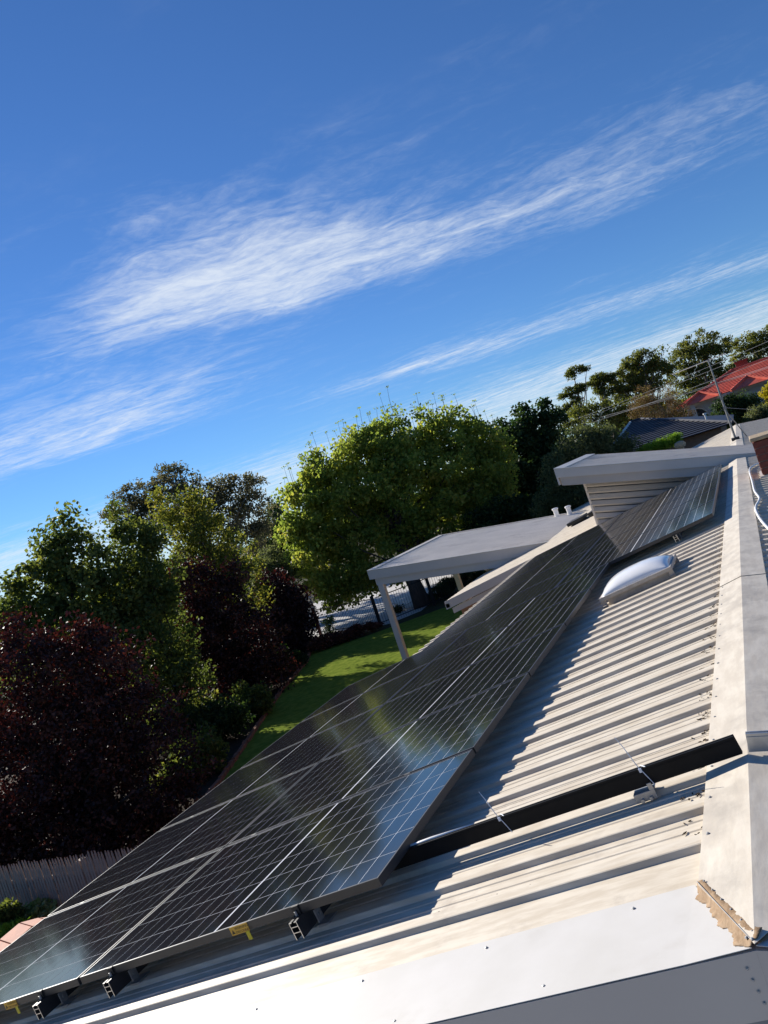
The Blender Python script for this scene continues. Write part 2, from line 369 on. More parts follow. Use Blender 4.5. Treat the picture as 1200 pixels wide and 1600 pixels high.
# barge capping over the gable end
HB = HP+.0015
bc = MB(); ts = [3.62, 2.4, 1.2, 0, -.6, -1.0, -1.145]
def hb(sv): return HB+.001+(HC-HB)*(-.345-sv)/.340
for t in ts: bc.v += [tuple(RP(-.345, t, hb(-.345))), tuple(RP(-.685, t, hb(-.685)+.0008*math.sin(t*5)))]
bc.v += [tuple(RP(-.385, -1.164, hb(-.385))), tuple(RP(-.685, -1.300, hb(-.685)+.004))]
for i in range(len(ts)): bc.f.append((2*i, 2*i+1, 2*i+3, 2*i+2))
bc.build('barge_cap', M['cap_white'], HOUSE, solid=-.0014)
bc = MB().add([RR(-.30, .134, -.030), RR(-.47, .134, -.012), RR(-.685, .0, .004), RR(-.685, .14, -.003), RR(-.685, 4.2, -.005), RR(-.30, 4.2, -.034)], [(0, 1, 3), (1, 2, 3), (0, 3, 4, 5)])
bc.build('barge_cap', M['cap_white'], HOUSE, solid=.0014)
# barge boards (vertical faces under the capping) and gable wall
APX = RP(-.685, -1.306, HC+.006)
def barge_board(pt, y0, y1, top, h, m, name):
    a, c = pt
    MB().prism([(a[0], y0, a[2]-top), (c[0], y0, c[2]-top), (c[0], y0, c[2]-top-h), (a[0], y0, a[2]-top-h)], (0, y1-y0, 0)).build(name, m, HOUSE)
lo_l = RP(-.685, 3.62, HC-.001); lo_r = RR(-.685, 4.2, -.006); ap_l = RP(-.685, -1.306, HC+.001)
barge_board((ap_l, lo_l), -.6865, -.660, .002, .15, M['barge_face'], 'barge_board')
barge_board((ap_l, lo_r), -.6860, -.660, .002, .15, M['barge_face'], 'barge_board')
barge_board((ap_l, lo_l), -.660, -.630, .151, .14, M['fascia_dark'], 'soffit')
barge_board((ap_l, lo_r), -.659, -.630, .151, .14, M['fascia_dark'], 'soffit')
# walls of the house, kept below the sheeting
MB().prism([(-2.9, -.2, G), (4.9, -.2, G), (4.9, -.2, -.70), (1.31, -.2, -.08), (-2.9, -.2, -.88)], (0, 26.8, 0)).build('wall', M['wall'], HOUSE)
# eave gutters and fascia
def gutter(fn, y0, y1, t):
    a = fn(0, t, -.175); sx = -1 if fn is RP else 1
    MB().box((min(a[0]-.01*sx, a[0]+.10*sx), y0, a[2]-.12), (max(a[0]-.01*sx, a[0]+.10*sx), y1, a[2]-.01)).build('gutter', M['fascia'], HOUSE, bevel=.012)
gutter(RP, 6.0, 13.05, 3.06); gutter(RP, 13.2, 27, 5.06); gutter(RRr, -.6, 27, 4.2)
# the fascia of the wider part, facing the viewer at y = 13.2
a = RP(13.22, 3.0, -.158); c = RP(13.22, 5.16, -.158)
MB().prism([(a[0], 13.20, a[2]+.035), (c[0], 13.20, c[2]+.035), (c[0], 13.20, c[2]-.14), (a[0], 13.20, a[2]-.14)], (0, .025, 0)).build('fascia', M['fascia'], HOUSE)
MB().prism([(a[0], 13.235, a[2]-.14), (c[0]+.12, 13.235, c[2]-.14), (c[0]+.12, 13.235, c[2]-.26), (a[0], 13.235, a[2]-.26)], (0, .03, 0)).build('fascia', M['fascia'], HOUSE)
MB().prism([(-4.8, 13.4, G), (-2.9, 13.4, G), (-2.9, 13.4, -.88), (-4.8, 13.4, -1.28)], (0, 13, 0)).build('wall', M['wall'], HOUSE)
# sealant smeared over the mitre, in the shape it was brushed on
def sealant(p0, p1, n, wl, wr, fn, lift, seed=3):
    p0, p1 = np.array(p0), np.array(p1); dd = (p1-p0)/np.linalg.norm(p1-p0); nn = np.array([-dd[1], dd[0]])
    b = MB(); rr = np.random.default_rng(seed)
    def walk():
        v = rr.normal(size=n+9); v = np.convolve(v, np.array([.3, .7, 1, 1, .7, .3])*.6, 'same'); u = np.convolve(rr.normal(size=n+9), np.ones(7)/3., 'same')
        return np.clip(1+.07*v[4:4+n+1]+.28*u[4:4+n+1], .35, 1.9)
    wa, wb = walk(), walk()
    for i in range(n+1):
        c_ = p0+(p1-p0)*i/n; e = min(1., .45+i*.12, .4+(n-i)*.12)
        l_ = wl*e*wa[i]; r_ = wr*e*wb[i]
        for q, hgt in ((-l_, .0002), (-l_*.6, .0006), (0, .0010), (r_*.6, .0006), (r_, .0002)):
            g = c_+nn*q; b.v.append(tuple(fn(g[0], g[1], lift(g)+hgt)))
    for i in range(n):
        for j in range(4): b.f.append((i*5+j, i*5+j+1, (i+1)*5+j+1, (i+1)*5+j))
    return b
def lift_m(g):                              # follows the capping on one side of the mitre, the barge on the other
    f = (g[0]+.39)/(-.690+.39); side = g[1]-(-1.168+f*(-1.310+1.168))
    cap_h = HC+.0066+max(0, f)*.0099; brg = hb(g[0])+.0021+max(0, f)*.004
    k_ = min(1., max(0., (side+.002)/.008)); return cap_h*(1-k_)+brg*k_
sealant((-.378, -1.166), (-.680, -1.305), 60, .022, .026, RP, lift_m).build('sealant', M['sealant'], HOUSE, smooth=True, solid=.0006)
sealant((-.676, .004), (-.53, .11), 20, .014, .014, lambda s, t, h: RR(s, t, h), lambda g: .0065, 5).build('sealant', M['sealant'], HOUSE, smooth=True, solid=.0006)
seam = MB(); seam.tube([RP(-.380, -1.166, HC+.0105), RP(-.53, -1.236, HC+.0135), RP(-.678, -1.306, HC+.0165)], .0012, 5); seam.build('seam', M['fascia_dark'], HOUSE)
# screws and rivets
scr = MB().lathe((0, 0, 0), [(.0085, 0), (.0085, .0015), (.0055, .002), (.0055, .006), (.003, .0068)], 8)
sme = None
def screw(pnt, nrm=NRM, name='screw', s=1.):
    global sme
    if sme is None:
        o = scr.build(name, M['alu_dull'], None); sme = o.data; o.parent = HOUSE
    else: o = link(bpy.data.objects.new(name, sme), HOUSE)
    o.location = np.array(pnt)-np.array(HOUSE.location); o.rotation_euler = Vector(nrm).to_track_quat('Z', 'Y').to_euler(); o.scale = (s, s, s)
for n in range(-1, 24): screw(RP(S0+n*PITCH_S+.027, -1.186, HC+.0045), s=.75)
for n in range(0, 9): screw(RP(-.64, 2.9-n*.46, HC-.002), s=.7); screw(RP(-.385, 2.7-n*.46, HB+.004), s=.7)
for i in range(6): f = i/5.; screw(RP(-.40-.255*f+.012, -1.176-.12*f-.010, HC+.0105+.004*f), s=.38, name='rivet')
for i in range(6): screw((APX[0]-.028+.004*i, -.687, APX[2]-.045-.026*i), (0, -1, 0), 'rivet', .5)
screw(RP(-.674, -1.307, HC+.017), name='rivet', s=.5); screw(RP(-.662, -1.294, HC+.015), name='rivet', s=.5)

# ---- skillion (higher) roof that crosses the house beyond the panels
SK = -.235
def skz(x, z0=.91): return z0+SK*(x+1.7)
XR = 4.6
MB().prism([(-1.72, 12.48, skz(-1.72)), (XR, 12.48, skz(XR)), (XR, 12.48, skz(XR)-.17), (-1.72, 12.48, skz(-1.72)-.17)], (0, .03, 0)).build('fascia', M['fascia'], HOUSE)
MB().prism([(-1.70, 12.515, skz(-1.70)-.17), (XR, 12.515, skz(XR)-.17), (XR, 12.515, skz(XR)-.33), (-1.70, 12.515, skz(-1.70)-.33)], (0, .03, 0)).build('fascia', M['fascia2'], HOUSE)
MB().prism([(-1.75, 12.48, skz(-1.75)), (-1.75, 16.1, skz(-1.75)), (-1.75, 16.1, skz(-1.75)-.32), (-1.75, 12.48, skz(-1.75)-.32)], (.03, 0, 0)).build('fascia', M['fascia'], HOUSE)
MB().prism([(-1.75, 12.47, skz(-1.75)+.002), (-1.56, 12.47, skz(-1.56)+.002), (-1.56, 16.12, skz(-1.56)+.002), (-1.75, 16.12, skz(-1.75)+.002)], (0, 0, .012)).build('barge_cap', M['cap_white'], HOUSE)
MB().prism([(-1.56, 12.47, skz(-1.56)+.003), (XR, 12.47, skz(XR)+.003), (XR, 12.54, skz(XR)+.003), (-1.56, 12.54, skz(-1.56)+.003)], (0, 0, .012)).build('barge_cap', M['cap_white'], HOUSE)
MB().prism([(-1.68, 12.56, skz(-1.68)-.325), (XR, 12.56, skz(XR)-.325), (XR, 13.0, skz(XR)-.325), (-1.68, 13.0, skz(-1.68)-.325)], (0, 0, -.012)).build('soffit', M['board'], HOUSE)
yy = 12.55; k = 0
while yy < 15.9:                                  # ribs run down the fall, each sheet four ribs
    b = MB(); y1 = yy+.76; back = lambda x: 16.05-(x+1.7)*.62
    pr = []
    for i in range(4):
        c_ = yy+i*.19; pr += [(c_, -.030), (c_+.10, -.030), (c_+.112, .006), (c_+.155, .006), (c_+.167, -.030)]
    pr.append((y1, -.030))
    for x in (-1.57, XR): b.v += [(x, min(py_, back(x) if x < 2 else 14.0), skz(x)+h_-.004) for py_, h_ in pr]
    n = len(pr)
    for i in range(n-1): b.f.append((i, n+i, n+i+1, i+1))
    b.build('roof_sheet', M['roof_far'], HOUSE); yy = y1; k += 1
for i in range(9):                                # wall boards with open joints
    zt = .575-i*.128; q0, q1 = -1.38, 2.6
    MB().add([(q0, 12.975, skz(q0, zt)-.108), (q1, 12.975, skz(q1, zt)-.108), (q1, 12.945, skz(q1, zt)-.080), (q0, 12.945, skz(q0, zt)-.080), (q0, 12.985, skz(q0, zt)-.002), (q1, 12.985, skz(q1, zt)-.002), (q0, 13.02, skz(q0, zt)-.002), (q1, 13.02, skz(q1, zt)-.002), (q0, 13.02, skz(q0, zt)-.108), (q1, 13.02, skz(q1, zt)-.108)],
             [(0, 1, 3, 2)[:2]+(2, 3), (3, 2, 5, 4), (4, 5, 7, 6), (6, 7, 9, 8), (8, 9, 1, 0), (0, 3, 4, 6, 8), (1, 9, 7, 5, 2)]).build('wall_board', M['board'], HOUSE)
MB().box((-1.405, 12.955, -.60), (-1.365, 13.05, .60)).build('corner_trim', M['fascia'], HOUSE)
MB().prism([(-1.36, 13.06, -.5), (3, 13.06, -1), (3, 13.06, -.48), (-1.36, 13.06, .52)], (0, .8, 0)).build('wall', M['fascia_dark'], HOUSE)  # dark backing: shadow in the open board joints put into its colour

# ---- brick chimney on the right-hand slope
cb = RR(8.7, .30, .0); CH0 = np.array([cb[0], 8.65, cb[2]])
chim = MB().box((CH0[0]+.012, CH0[1]+.012, CH0[2]-.3), (CH0[0]+.70, CH0[1]+.68, CH0[2]+.395)).build('chimney', M['mortar'], HOUSE, label='red brick chimney with a pale weathered crown')
bl = {}
def cbrick(x0, y0, z0, dx, dy):
    key = (round(dx, 3), round(dy, 3))
    if key not in bl:
        o = MB().box((0, 0, 0), (dx, dy, .076)).build('brick', M['brick'], None, bevel=.004); bl[key] = o.data
    else: o = link(bpy.data.objects.new('brick', bl[key]))
    o.parent = chim; o.location = np.array([x0, y0, z0])-np.array(HOUSE.location)+rng.uniform(-.002, .002, 3)
for c_ in range(5):
    z = CH0[2]+.03+c_*.0865; odd = c_ % 2
    for i in range(-1, 4):
        a0 = CH0[0]+i*.232+odd*.116; a1 = min(a0+.222, CH0[0]+.712); a0 = max(a0, CH0[0])
        if a1-a0 > .04: cbrick(a0, CH0[1], z, a1-a0, .10); cbrick(a0, CH0[1]+.59, z, a1-a0, .10)
    for i in range(-1, 4):
        a0 = CH0[1]+.104+i*.232+(1-odd)*.116; a1 = min(a0+.222, CH0[1]+.586); a0 = max(a0, CH0[1]+.104)
        if a1-a0 > .04: cbrick(CH0[0], a0, z, .10, a1-a0)
o = MB().box((CH0[0]-.02, CH0[1]-.02, CH0[2]+.468), (CH0[0]+.72, CH0[1]+.70, CH0[2]+.515)).build('crown', M['sandstone'], None, bevel=.01); o.data.transform(Matrix.Translation(-Vector(HOUSE.location))); o.parent = chim
o = MB().prism([(CH0[0]-.03, CH0[1]-.012, CH0[2]-.10), (CH0[0]+.74, CH0[1]-.012, CH0[2]-.25), (CH0[0]+.74, CH0[1]-.012, CH0[2]+.02), (CH0[0]-.03, CH0[1]-.012, CH0[2]+.02)], (0, .70, 0)).build('flashing', M['fascia'], None); o.data.transform(Matrix.Translation(-Vector(HOUSE.location))); o.parent = chim

# ------------------------------------------------------------------ solar panels
PL, PWD, GAP = 1.722, 1.134, .020
ROTP = Matrix(((0, -CS, -SN), (1, 0, 0), (0, -SN, CS)))          # local x = along the ridge, y = down the slope, z = out of the roof
def panel_meshes():
    fr = MB(); w_ = .009; hgt = .034
    x1, y1 = PWD, PL
    for a, b in (((0, 0, -hgt), (x1, w_, 0)), ((0, y1-w_, -hgt), (x1, y1, 0)), ((0, w_, -hgt), (w_, y1-w_, 0)), ((x1-w_, w_, -hgt), (x1, y1-w_, 0))): fr.box(a, b)
    bk = MB().box((w_, w_, -.008), (x1-w_, y1-w_, -.0030))
    cw, ch, g, gm = .1808, .0901, .0040, .014
    cells = []
    x0 = (PWD-(6*cw+5*g))/2; tot = 18*ch+16*g+gm; y0 = (PL-tot)/2
    for j in range(18):
        yy_ = y0+j*(ch+g)+(gm-g if j >= 9 else 0)
        for i in range(6): cells.append((x0+i*(cw+g), yy_))
    cl_ = MB().box((0, 0, -.0034), (cw, ch, -.0024))
    return fr, bk, cl_, cells, cw, ch
FR, BK, CLM, CELLS, CW, CHH = panel_meshes()
def raw(b, name, m, bevel=0):
    o = b.build(name, m, None)
    if bevel: md = o.modifiers.new('bevel', 'BEVEL'); md.width = bevel; md.segments = 1
    col.objects.unlink(o); return o
fr_o = raw(FR, 'frame', M['black_alu'], .0006); bk_o = raw(BK, 'backsheet', M['back']); ce_o = raw(CLM, 'solar_cell', M['cell'])
joined = MB()
for (cx, cy) in CELLS: joined.box((cx, cy, -.0034), (cx+CW, cy+CHH, -.0024))
jo_o = raw(joined, 'solar_cells', M['cell']); jo_o['kind'] = 'stuff'
def panel(s, t, single, label, group, dh=0.):
    root = thing('solar_module', label, 'solar panel', RP(s, t, dh), group)
    root.rotation_euler = ROTP.to_euler()
    for src in (fr_o, bk_o): link(src.copy(), root)
    if single:
        for (cx, cy) in CELLS:
            o = link(ce_o.copy(), root); o.location = (cx, cy, 0)
    else: link(jo_o.copy(), root)
    return root
ORD = ['first', 'second', 'third', 'fourth', 'fifth']
near_panels = []
for i in range(5):
    for r_, nm in enumerate(('upper', 'lower')):
        near_panels.append(panel(i*(PWD+GAP), r_*(PL+GAP), i < 3, f'{nm} row panel, {ORD[i]} from the gable end, in the near block of solar panels', 'solar panels on the roof'))
for i in range(5):
    for r_, nm in enumerate(('upper', 'lower')):
        panel(5*(PWD+GAP)+.005+i*(PWD+.004), -1.10+r_*(PL+GAP), False, f'{nm} row panel, {ORD[i]} past the skylight, in the far block of panels', 'solar panels on the roof')
# warning stickers hang on the near edge of the near panels
def label_mat():
    m = mat('warning_label', (.62, .36, .03), (.56, .32, .03), .5, scale=30); return m
M['label'] = label_mat(); M['ink'] = mat('label_ink', (.05, .03, .01), None, .6); M['tag'] = mat('yellow_tag', (.50, .42, .01), None, .5)
def text_mesh(txt, size):
    c_ = bpy.data.curves.new('lettering', 'FONT'); c_.body = txt; c_.size = size; c_.extrude = .0002
    o = bpy.data.objects.new('lettering', c_); col.objects.link(o); bpy.context.view_layer.update()
    me = bpy.data.meshes.new_from_object(o.evaluated_get(bpy.context.evaluated_depsgraph_get())); bpy.data.objects.remove(o); return me
T1, T2 = text_mesh('WARNING', .015), text_mesh('DISCONNECT', .014)
for T_ in (T1, T2): T_.materials.append(M['ink'])
def sticker(pan, t0):
    # lies against the near frame face: local x = 0, spans y (down slope) and z
    w_, h_ = .098, .036
    o = link(raw(MB().box((-.0018, t0, -h_), (-.0004, t0+w_, -.001)), 'warning_label', M['label']), pan)
    for T_, z in ((T1, -.0165), (T2, -.032)):
        q_ = link(bpy.data.objects.new('lettering', T_), o)
        q_.matrix_local = Matrix(((0, 0, -1, -.0020), (-1, 0, 0, t0+w_-.026), (0, 1, 0, z), (0, 0, 0, 1)))
    tri = link(raw(MB().add([(-.0022, t0+w_-.004, -.030), (-.0022, t0+w_-.022, -.030), (-.0022, t0+w_-.013, -.012)], [(0, 1, 2)]), 'hazard_symbol', M['ink']), o)
    link(raw(MB().box((-.0035, t0+.004, -.070), (-.0024, t0+.024, -.034)), 'tag', M['tag']), o)
sticker(near_panels[0], .665); sticker(near_panels[1], .47)

# ------------------------------------------------------------------ mounting rails
def rail(t, s0, s1, label, feet, clamps, ends=True):
    root = thing('mounting_rail', label, 'rail', RP(s0, t, -.0705), 'rails under the panels')
    b = MB(); z0, z1, hw, th = -.104, -.036, .019, .0028
    pr = [((-hw, z0), (-hw+th, z1)), ((hw-th, z0), (hw, z1)), ((-hw+th, z1-th), (-.006, z1)), ((.006, z1-th), (hw-th, z1)), ((-hw+th, z0+.026), (hw-th, z0+.026+th)), ((-hw+th, z0+.048), (hw-th, z0+.048+th))]
    for (a0, h0), (a1, h1) in pr: b.fbox(lambda s, tt, h: RP(s, t+tt, h), (s0+.001, a0, h0), (s1, a1, h1))
    b.build('rail', M['black_alu'], root)
    e = MB()                                         # bare sawn end of the extrusion
    for (a0, h0), (a1, h1) in pr: e.fbox(lambda s, tt, h: RP(s, t+tt, h), (s0, a0, h0), (s0+.001, a1, h1))
    e.build('cut_end', M['alu'], root)
    for n in feet:
        c_ = S0+n*PITCH_S+.027; f = MB(); fn = lambda s, tt, h: RP(c_+s, t-.019+tt, h)
        f.fbox(fn, (-.030, -.045, HP+.012), (.030, .0, HC+.003)); f.fbox(fn, (-.036, -.060, HC+.003), (.036, .002, HC+.007))
        f.fbox(fn, (-.020, -.006, HC+.007), (.020, -.0005, -.060))
        f.build('roof_clamp', M['alu_dull'], root, bevel=.0015)
        MB().tube([RP(c_, t-.03, -.085), RP(c_, t-.012, -.085)], .007, 6).build('bolt', M['steel'], root)
    for s in clamps:
        MB().fbox(lambda a, bb, h: RP(s+a, t+bb, h), (-.0085, -.018, -.036), (.0085, .018, .0012)).build('panel_clamp', M['plastic_black'], root)
    if ends:
        f = MB(); fn = lambda a, bb, h: RP(-.001+a, t+bb, h)
        f.fbox(fn, (-.022, -.016, -.036), (-.003, .016, -.032)); f.fbox(fn, (-.007, -.016, -.032), (-.003, .016, .001)); f.fbox(fn, (-.003, -.016, -.0005), (.006, .016, .0016))
        f.build('end_clamp', M['plastic_black'], root); MB().tube([RP(-.014, t, -.034), RP(-.014, t, -.016)], .0055, 6).build('bolt', M['alu_dull'], root)
gaps = [i*(PWD+GAP)-GAP/2 for i in range(1, 5)]
for t, lb in ((.405, 'upper rail under the upper row of the near panel block'), (1.505, 'lower rail under the upper row of the near panel block'), (2.015, 'upper rail under the lower row of the near panel block'), (3.07, 'lower rail under the lower row of the near panel block')):
    rail(t, -.052, 5.78, lb, [0, 5, 11, 17, 23], gaps)
gaps2 = [5*(PWD+GAP)+.005+i*(PWD+.004)-.002 for i in range(1, 5)]
for t, lb in ((-.70, 'topmost rail under the far panel block, beyond the skylight'), (.31, 'rail under the upper row of the far panel block, lower of its pair'), (1.05, 'rail under the lower row of the far panel block, upper of its pair'), (2.02, 'lowest rail under the far panel block, above the eave')):
    rail(t, 5.80 if t > 0 else 5.73, 11.6, lb, [27, 33, 39, 45], gaps2, False)

# ------------------------------------------------------------------ cable tray up to the ridge
TS = .266                                              # position along the ridge
tray = thing('cable_tray', 'black cable tray running from under the panels up to the ridge', 'cable tray', RP(TS, -.65, -.11))
b = MB(); fn = lambda s, t, h: RP(TS+s, t, h)
for a0, a1 in (((-.010, -1.300, -.094), (.010, .30, -.092)), ((-.010, -1.300, -.092), (-.008, .30, -.032)), ((.008, -1.300, -.092), (.010, .30, -.032)), ((-.008, -1.300, -.034), (-.003, .30, -.032)), ((.003, -1.300, -.034), (.008, .30, -.032)), ((-.0115, -1.300, -.046), (-.010, .30, -.042))): b.fbox(fn, a0, a1)
b.build('channel', M['black_tray'], tray)
MB().tube([RP(TS+.014, .28, -.040), RP(TS+.014, -.1, -.034), RP(TS+.014, -.29, -.040)], .0085, 8).build('conduit', M['white_pvc'], tray, smooth=True)  # added white tube standing in for a sunlit strip along the tray
for t, ln in ((-.425, .085), (-.985, .10)):
    b = MB(); rr_ = .0017
    loop = [(-.0130, -.030), (-.0130, -.096), (.0120, -.096), (.0120, -.030)]
    b.tube([RP(TS+a_, t+(.008 if i in (0, 3) else -.012), h_) for i, (a_, h_) in enumerate(loop+loop[:1])], rr_, 5)
    b.fbox(lambda s, q_, h: RP(TS+s, t+q_, h), (-.0185, .003, -.043), (-.0125, .013, -.030))
    b.tube([RP(TS-.015, t+.008, -.032), RP(TS-.020, t+.012, .0), RP(TS-.016, t+.022, ln*.55), RP(TS-.01, t+.034, ln*.95)], [rr_, rr_, rr_*.9, rr_*.5], 5)
    b.build('cable_tie', M['tie'], tray)
b = MB(); fn = lambda s, t, h: RP(TS-.030+s, -.955+t, h)
b.fbox(fn, (-.004, -.038, HP+.006), (.0, .038, HC+.018)); b.fbox(fn, (.0, -.038, HC+.0155), (.050, .038, HC+.018)); b.fbox(fn, (-.004, -.038, HC+.018), (.0, -.022, -.078)); b.fbox(fn, (.034, -.030, HC+.002), (.050, .030, HC+.0155))
b.build('bracket', M['alu_dull'], tray, bevel=.001)
for tt in (-.017, .013): MB().tube([RP(TS-.034, -.955+tt, HC-.006), RP(TS-.044, -.955+tt, HC-.006)], [.008, .0065], 6).build('bolt', M['steel'], tray)
tray2 = thing('cable_tray', 'short bare metal cable tray continuing over the far side of the ridge', 'cable tray', RR(TS+.01, .4, .02))
b = MB(); fn = lambda s, t, h: RR(TS+s, t, h)
for a0, a1 in (((-.010, .004, .022), (.010, 1.6, .024)), ((-.010, .004, .024), (-.008, 1.6, .082)), ((.008, .004, .024), (.010, 1.6, .082)), ((-.008, .004, .080), (-.003, 1.6, .082)), ((.003, .004, .080), (.008, 1.6, .082)), ((-.0125, .004, .066), (-.010, 1.6, .072))): b.fbox(fn, a0, a1)
b.build('channel', M['steel'], tray2)
MB().fbox(fn, (-.022, .35, -.055), (.022, .40, .022)).build('bracket', M['alu_dull'], tray2)

# white conduit snaking over the right-hand slope
cpix = [(10.6, .30), (10.2, .19), (9.6, .155), (8.3, .165), (7.2, .17), (6.5, .20), (5.9, .15), (5.3, .16), (4.7, .20), (4.1, .26), (3.4, .30), (2.6, .30), (1.9, .35), (.9, .60)]
pts = []
for i in range(len(cpix)-1):
    p0, p1, p2, p3 = [np.array(cpix[max(0, min(len(cpix)-1, i+k_))]) for k_ in (-1, 0, 1, 2)]
    for f in (0, .25, .5, .75):
        pts.append(.5*((2*p1)+(p2-p0)*f+(2*p0-5*p1+4*p2-p3)*f*f+(3*p1-p0-3*p2+p3)*f**3))
cond = MB().tube([RR(a_, b_, .018) for a_, b_ in pts], .0125, 8).build('flexible_conduit', M['white_pvc'], None, smooth=True)
tag(cond, 'white flexible conduit snaking along the roof beside the ridge capping', 'conduit')

# dry leaf bits and grit washed up against the ridge flashing and along the ribs
lr = np.random.default_rng(21); lit = MB()
for i in range(420):
    n = lr.integers(-1, 26); top_ = lr.random() < .72
    s_ = S0+n*PITCH_S+(lr.uniform(.075, .20) if top_ else .078); t_ = -1.165+abs(lr.normal())*.045 if top_ else lr.uniform(-1.1, -.2)
    a_ = lr.uniform(0, 3.14); l_ = lr.uniform(.003, .010); w_ = l_*lr.uniform(.25, .7)
    e1 = np.array([math.cos(a_), math.sin(a_)])*l_; e2 = np.array([-math.sin(a_), math.cos(a_)])*w_
    c_ = np.array([s_, t_]); q4 = [c_-e1, c_+e2, c_+e1, c_-e2]
    lit.prism([RP(q[0], q[1], HP+.0045) for q in q4], NRM*.002)
tag(lit.build('leaf_litter', M['soil']), 'dark bits of leaf litter gathered on the roof pans below the ridge', 'leaf litter', kind='stuff')

# ------------------------------------------------------------------ skylight
sk = thing('skylight', 'domed white acrylic skylight on a raised beige frame above the ribs', 'skylight', RP(4.38, -.46, HC))
s0_, s1_, t0_, t1_ = 4.10, 4.66, -.78, -.15
fn = lambda s, t, h: RP(s, t, h)
h0, h1 = HC+.044, HC+.076
b = MB()
for a0, a1 in (((s0_, t0_, h0), (s0_+.035, t1_, h1)), ((s1_-.035, t0_, h0), (s1_, t1_, h1)), ((s0_+.035, t0_, h0), (s1_-.035, t0_+.035, h1)), ((s0_+.035, t1_-.035, h0), (s1_-.035, t1_, h1))): b.fbox(fn, a0, a1)
b.build('frame', M['frame_beige'], sk, bevel=.004)
MB().fbox(fn, (s0_+.05, t0_+.05, HP), (s1_-.05, t1_-.05, h0+.004)).build('curb', M['frame_beige'], sk)
b = MB(); nn_ = 22
for i in range(nn_+1):
    for j in range(nn_+1):
        u_, v_ = 2*i/nn_-1, 2*j/nn_-1
        z = .095*((1-abs(u_)**2.6)*(1-abs(v_)**2.6))**.62
        b.v.append(tuple(RP((s0_+s1_)/2+u_*(s1_-s0_-.03)/2, (t0_+t1_)/2+v_*(t1_-t0_-.03)/2, h1-.006+z)))
for i in range(nn_):
    for j in range(nn_): a_ = i*(nn_+1)+j; b.f.append((a_, a_+1, a_+nn_+2, a_+nn_+1))
b.build('dome', M['dome'], sk, smooth=True, solid=.003)
for (s_, t_) in ((s0_+.02, t0_+.02), (s0_+.02, t1_-.02), (s1_-.02, t0_+.02), (s1_-.02, t1_-.02)):
    g = MB(); g.fbox(lambda a, bb, h: RP(s_+a, t_+bb, h), (-.004, -.02, HP+.002), (.004, .02, h0+.01)); g.fbox(lambda a, bb, h: RP(s_+a, t_+bb, h), (-.03, -.02, HC+.001), (-.004, .02, HC+.005))
    g.build('leg', M['frame_beige'], sk)

# ------------------------------------------------------------------ pergola
PX0, PX1, PY0, PY1 = -7.86, -3.16, 15.70, 21.2
def pz(x): return -.20-.114*(x+7.81)
pg = thing('pergola', 'flat roofed patio cover with pale fascia and square post beside the lawn', 'pergola', (-7.6, 15.8, G))
MB().prism([(PX0, PY0, pz(PX0)), (-2.9, PY0, pz(-2.9)), (-2.9, PY0, pz(-2.9)-.235), (PX0, PY0, pz(PX0)-.235)], (0, .03, 0)).build('fascia', M['fascia'], pg)
MB().prism([(PX0+.09, PY0+.05, pz(PX0)-.21), (-2.9, PY0+.05, pz(-2.9)-.21), (-2.9, PY0+.05, pz(-2.9)-.43), (PX0+.09, PY0+.05, pz(PX0)-.43)], (0, .06, 0)).build('beam', M['fascia'], pg)
MB().prism([(PX0-.03, PY0, pz(PX0)), (PX0-.03, PY1, pz(PX0)), (PX0-.03, PY1, pz(PX0)-.235), (PX0-.03, PY0, pz(PX0)-.235)], (.03, 0, 0)).build('fascia', M['fascia'], pg)
MB().prism([(PX0+.06, PY0+.12, pz(PX0)-.22), (PX0+.06, PY1, pz(PX0)-.22), (PX0+.06, PY1, pz(PX0)-.43), (PX0+.06, PY0+.12, pz(PX0)-.43)], (.06, 0, 0)).build('beam', M['fascia'], pg)
MB().prism([(PX0, PY1-.03, pz(PX0)), (PX1, PY1-.03, pz(PX1)), (PX1, PY1-.03, pz(PX1)-.235), (PX0, PY1-.03, pz(PX0)-.235)], (0, .03, 0)).build('fascia', M['fascia'], pg)
for (a, c) in (((PX0-.03, PY0-.01), (-2.9, PY0+.09)), ((PX0-.03, PY1-.08), (PX1, PY1+.01)), ((PX0-.03, PY0+.09), (PX0+.13, PY1-.08))):
    MB().prism([(a[0], a[1], pz(a[0])+.002), (c[0], a[1], pz(c[0])+.002), (c[0], c[1], pz(c[0])+.002), (a[0], c[1], pz(a[0])+.002)], (0, 0, .014)).build('edge_cap', M['cap_white'], pg)
yy = PY0+.06
while yy < PY1-.2:
    b = MB(); pr = []
    for i in range(4):
        c_ = yy+i*.19; pr += [(c_, -.052), (c_+.09, -.052), (c_+.105, -.002), (c_+.15, -.002), (c_+.165, -.052)]
    pr.append((yy+.76, -.052)); n = len(pr)
    for x in (PX0+.05, -2.95): b.v += [(x, min(py_, PY1-.04), pz(x)+h_) for py_, h_ in pr]
    for i in range(n-1): b.f.append((i, n+i, n+i+1, i+1))
    b.build('roof_sheet', M['sheet_grey'], pg, solid=.002); yy += .76
for (x, y_) in ((-7.66, 15.80), (-7.66, 21.0)):
    MB().box((x-.075, y_-.075, G), (x+.075, y_+.075, pz(x)-.40)).build('post', M['fascia'], pg, bevel=.008)
MB().prism([(PX0+.10, PY0+.12, pz(PX0)-.24), (-2.95, PY0+.12, pz(-2.95)-.24), (-2.95, PY1-.05, pz(-2.95)-.24), (PX0+.10, PY1-.05, pz(PX0)-.24)], (0, 0, -.02)).build('ceiling', M['fascia'], pg)

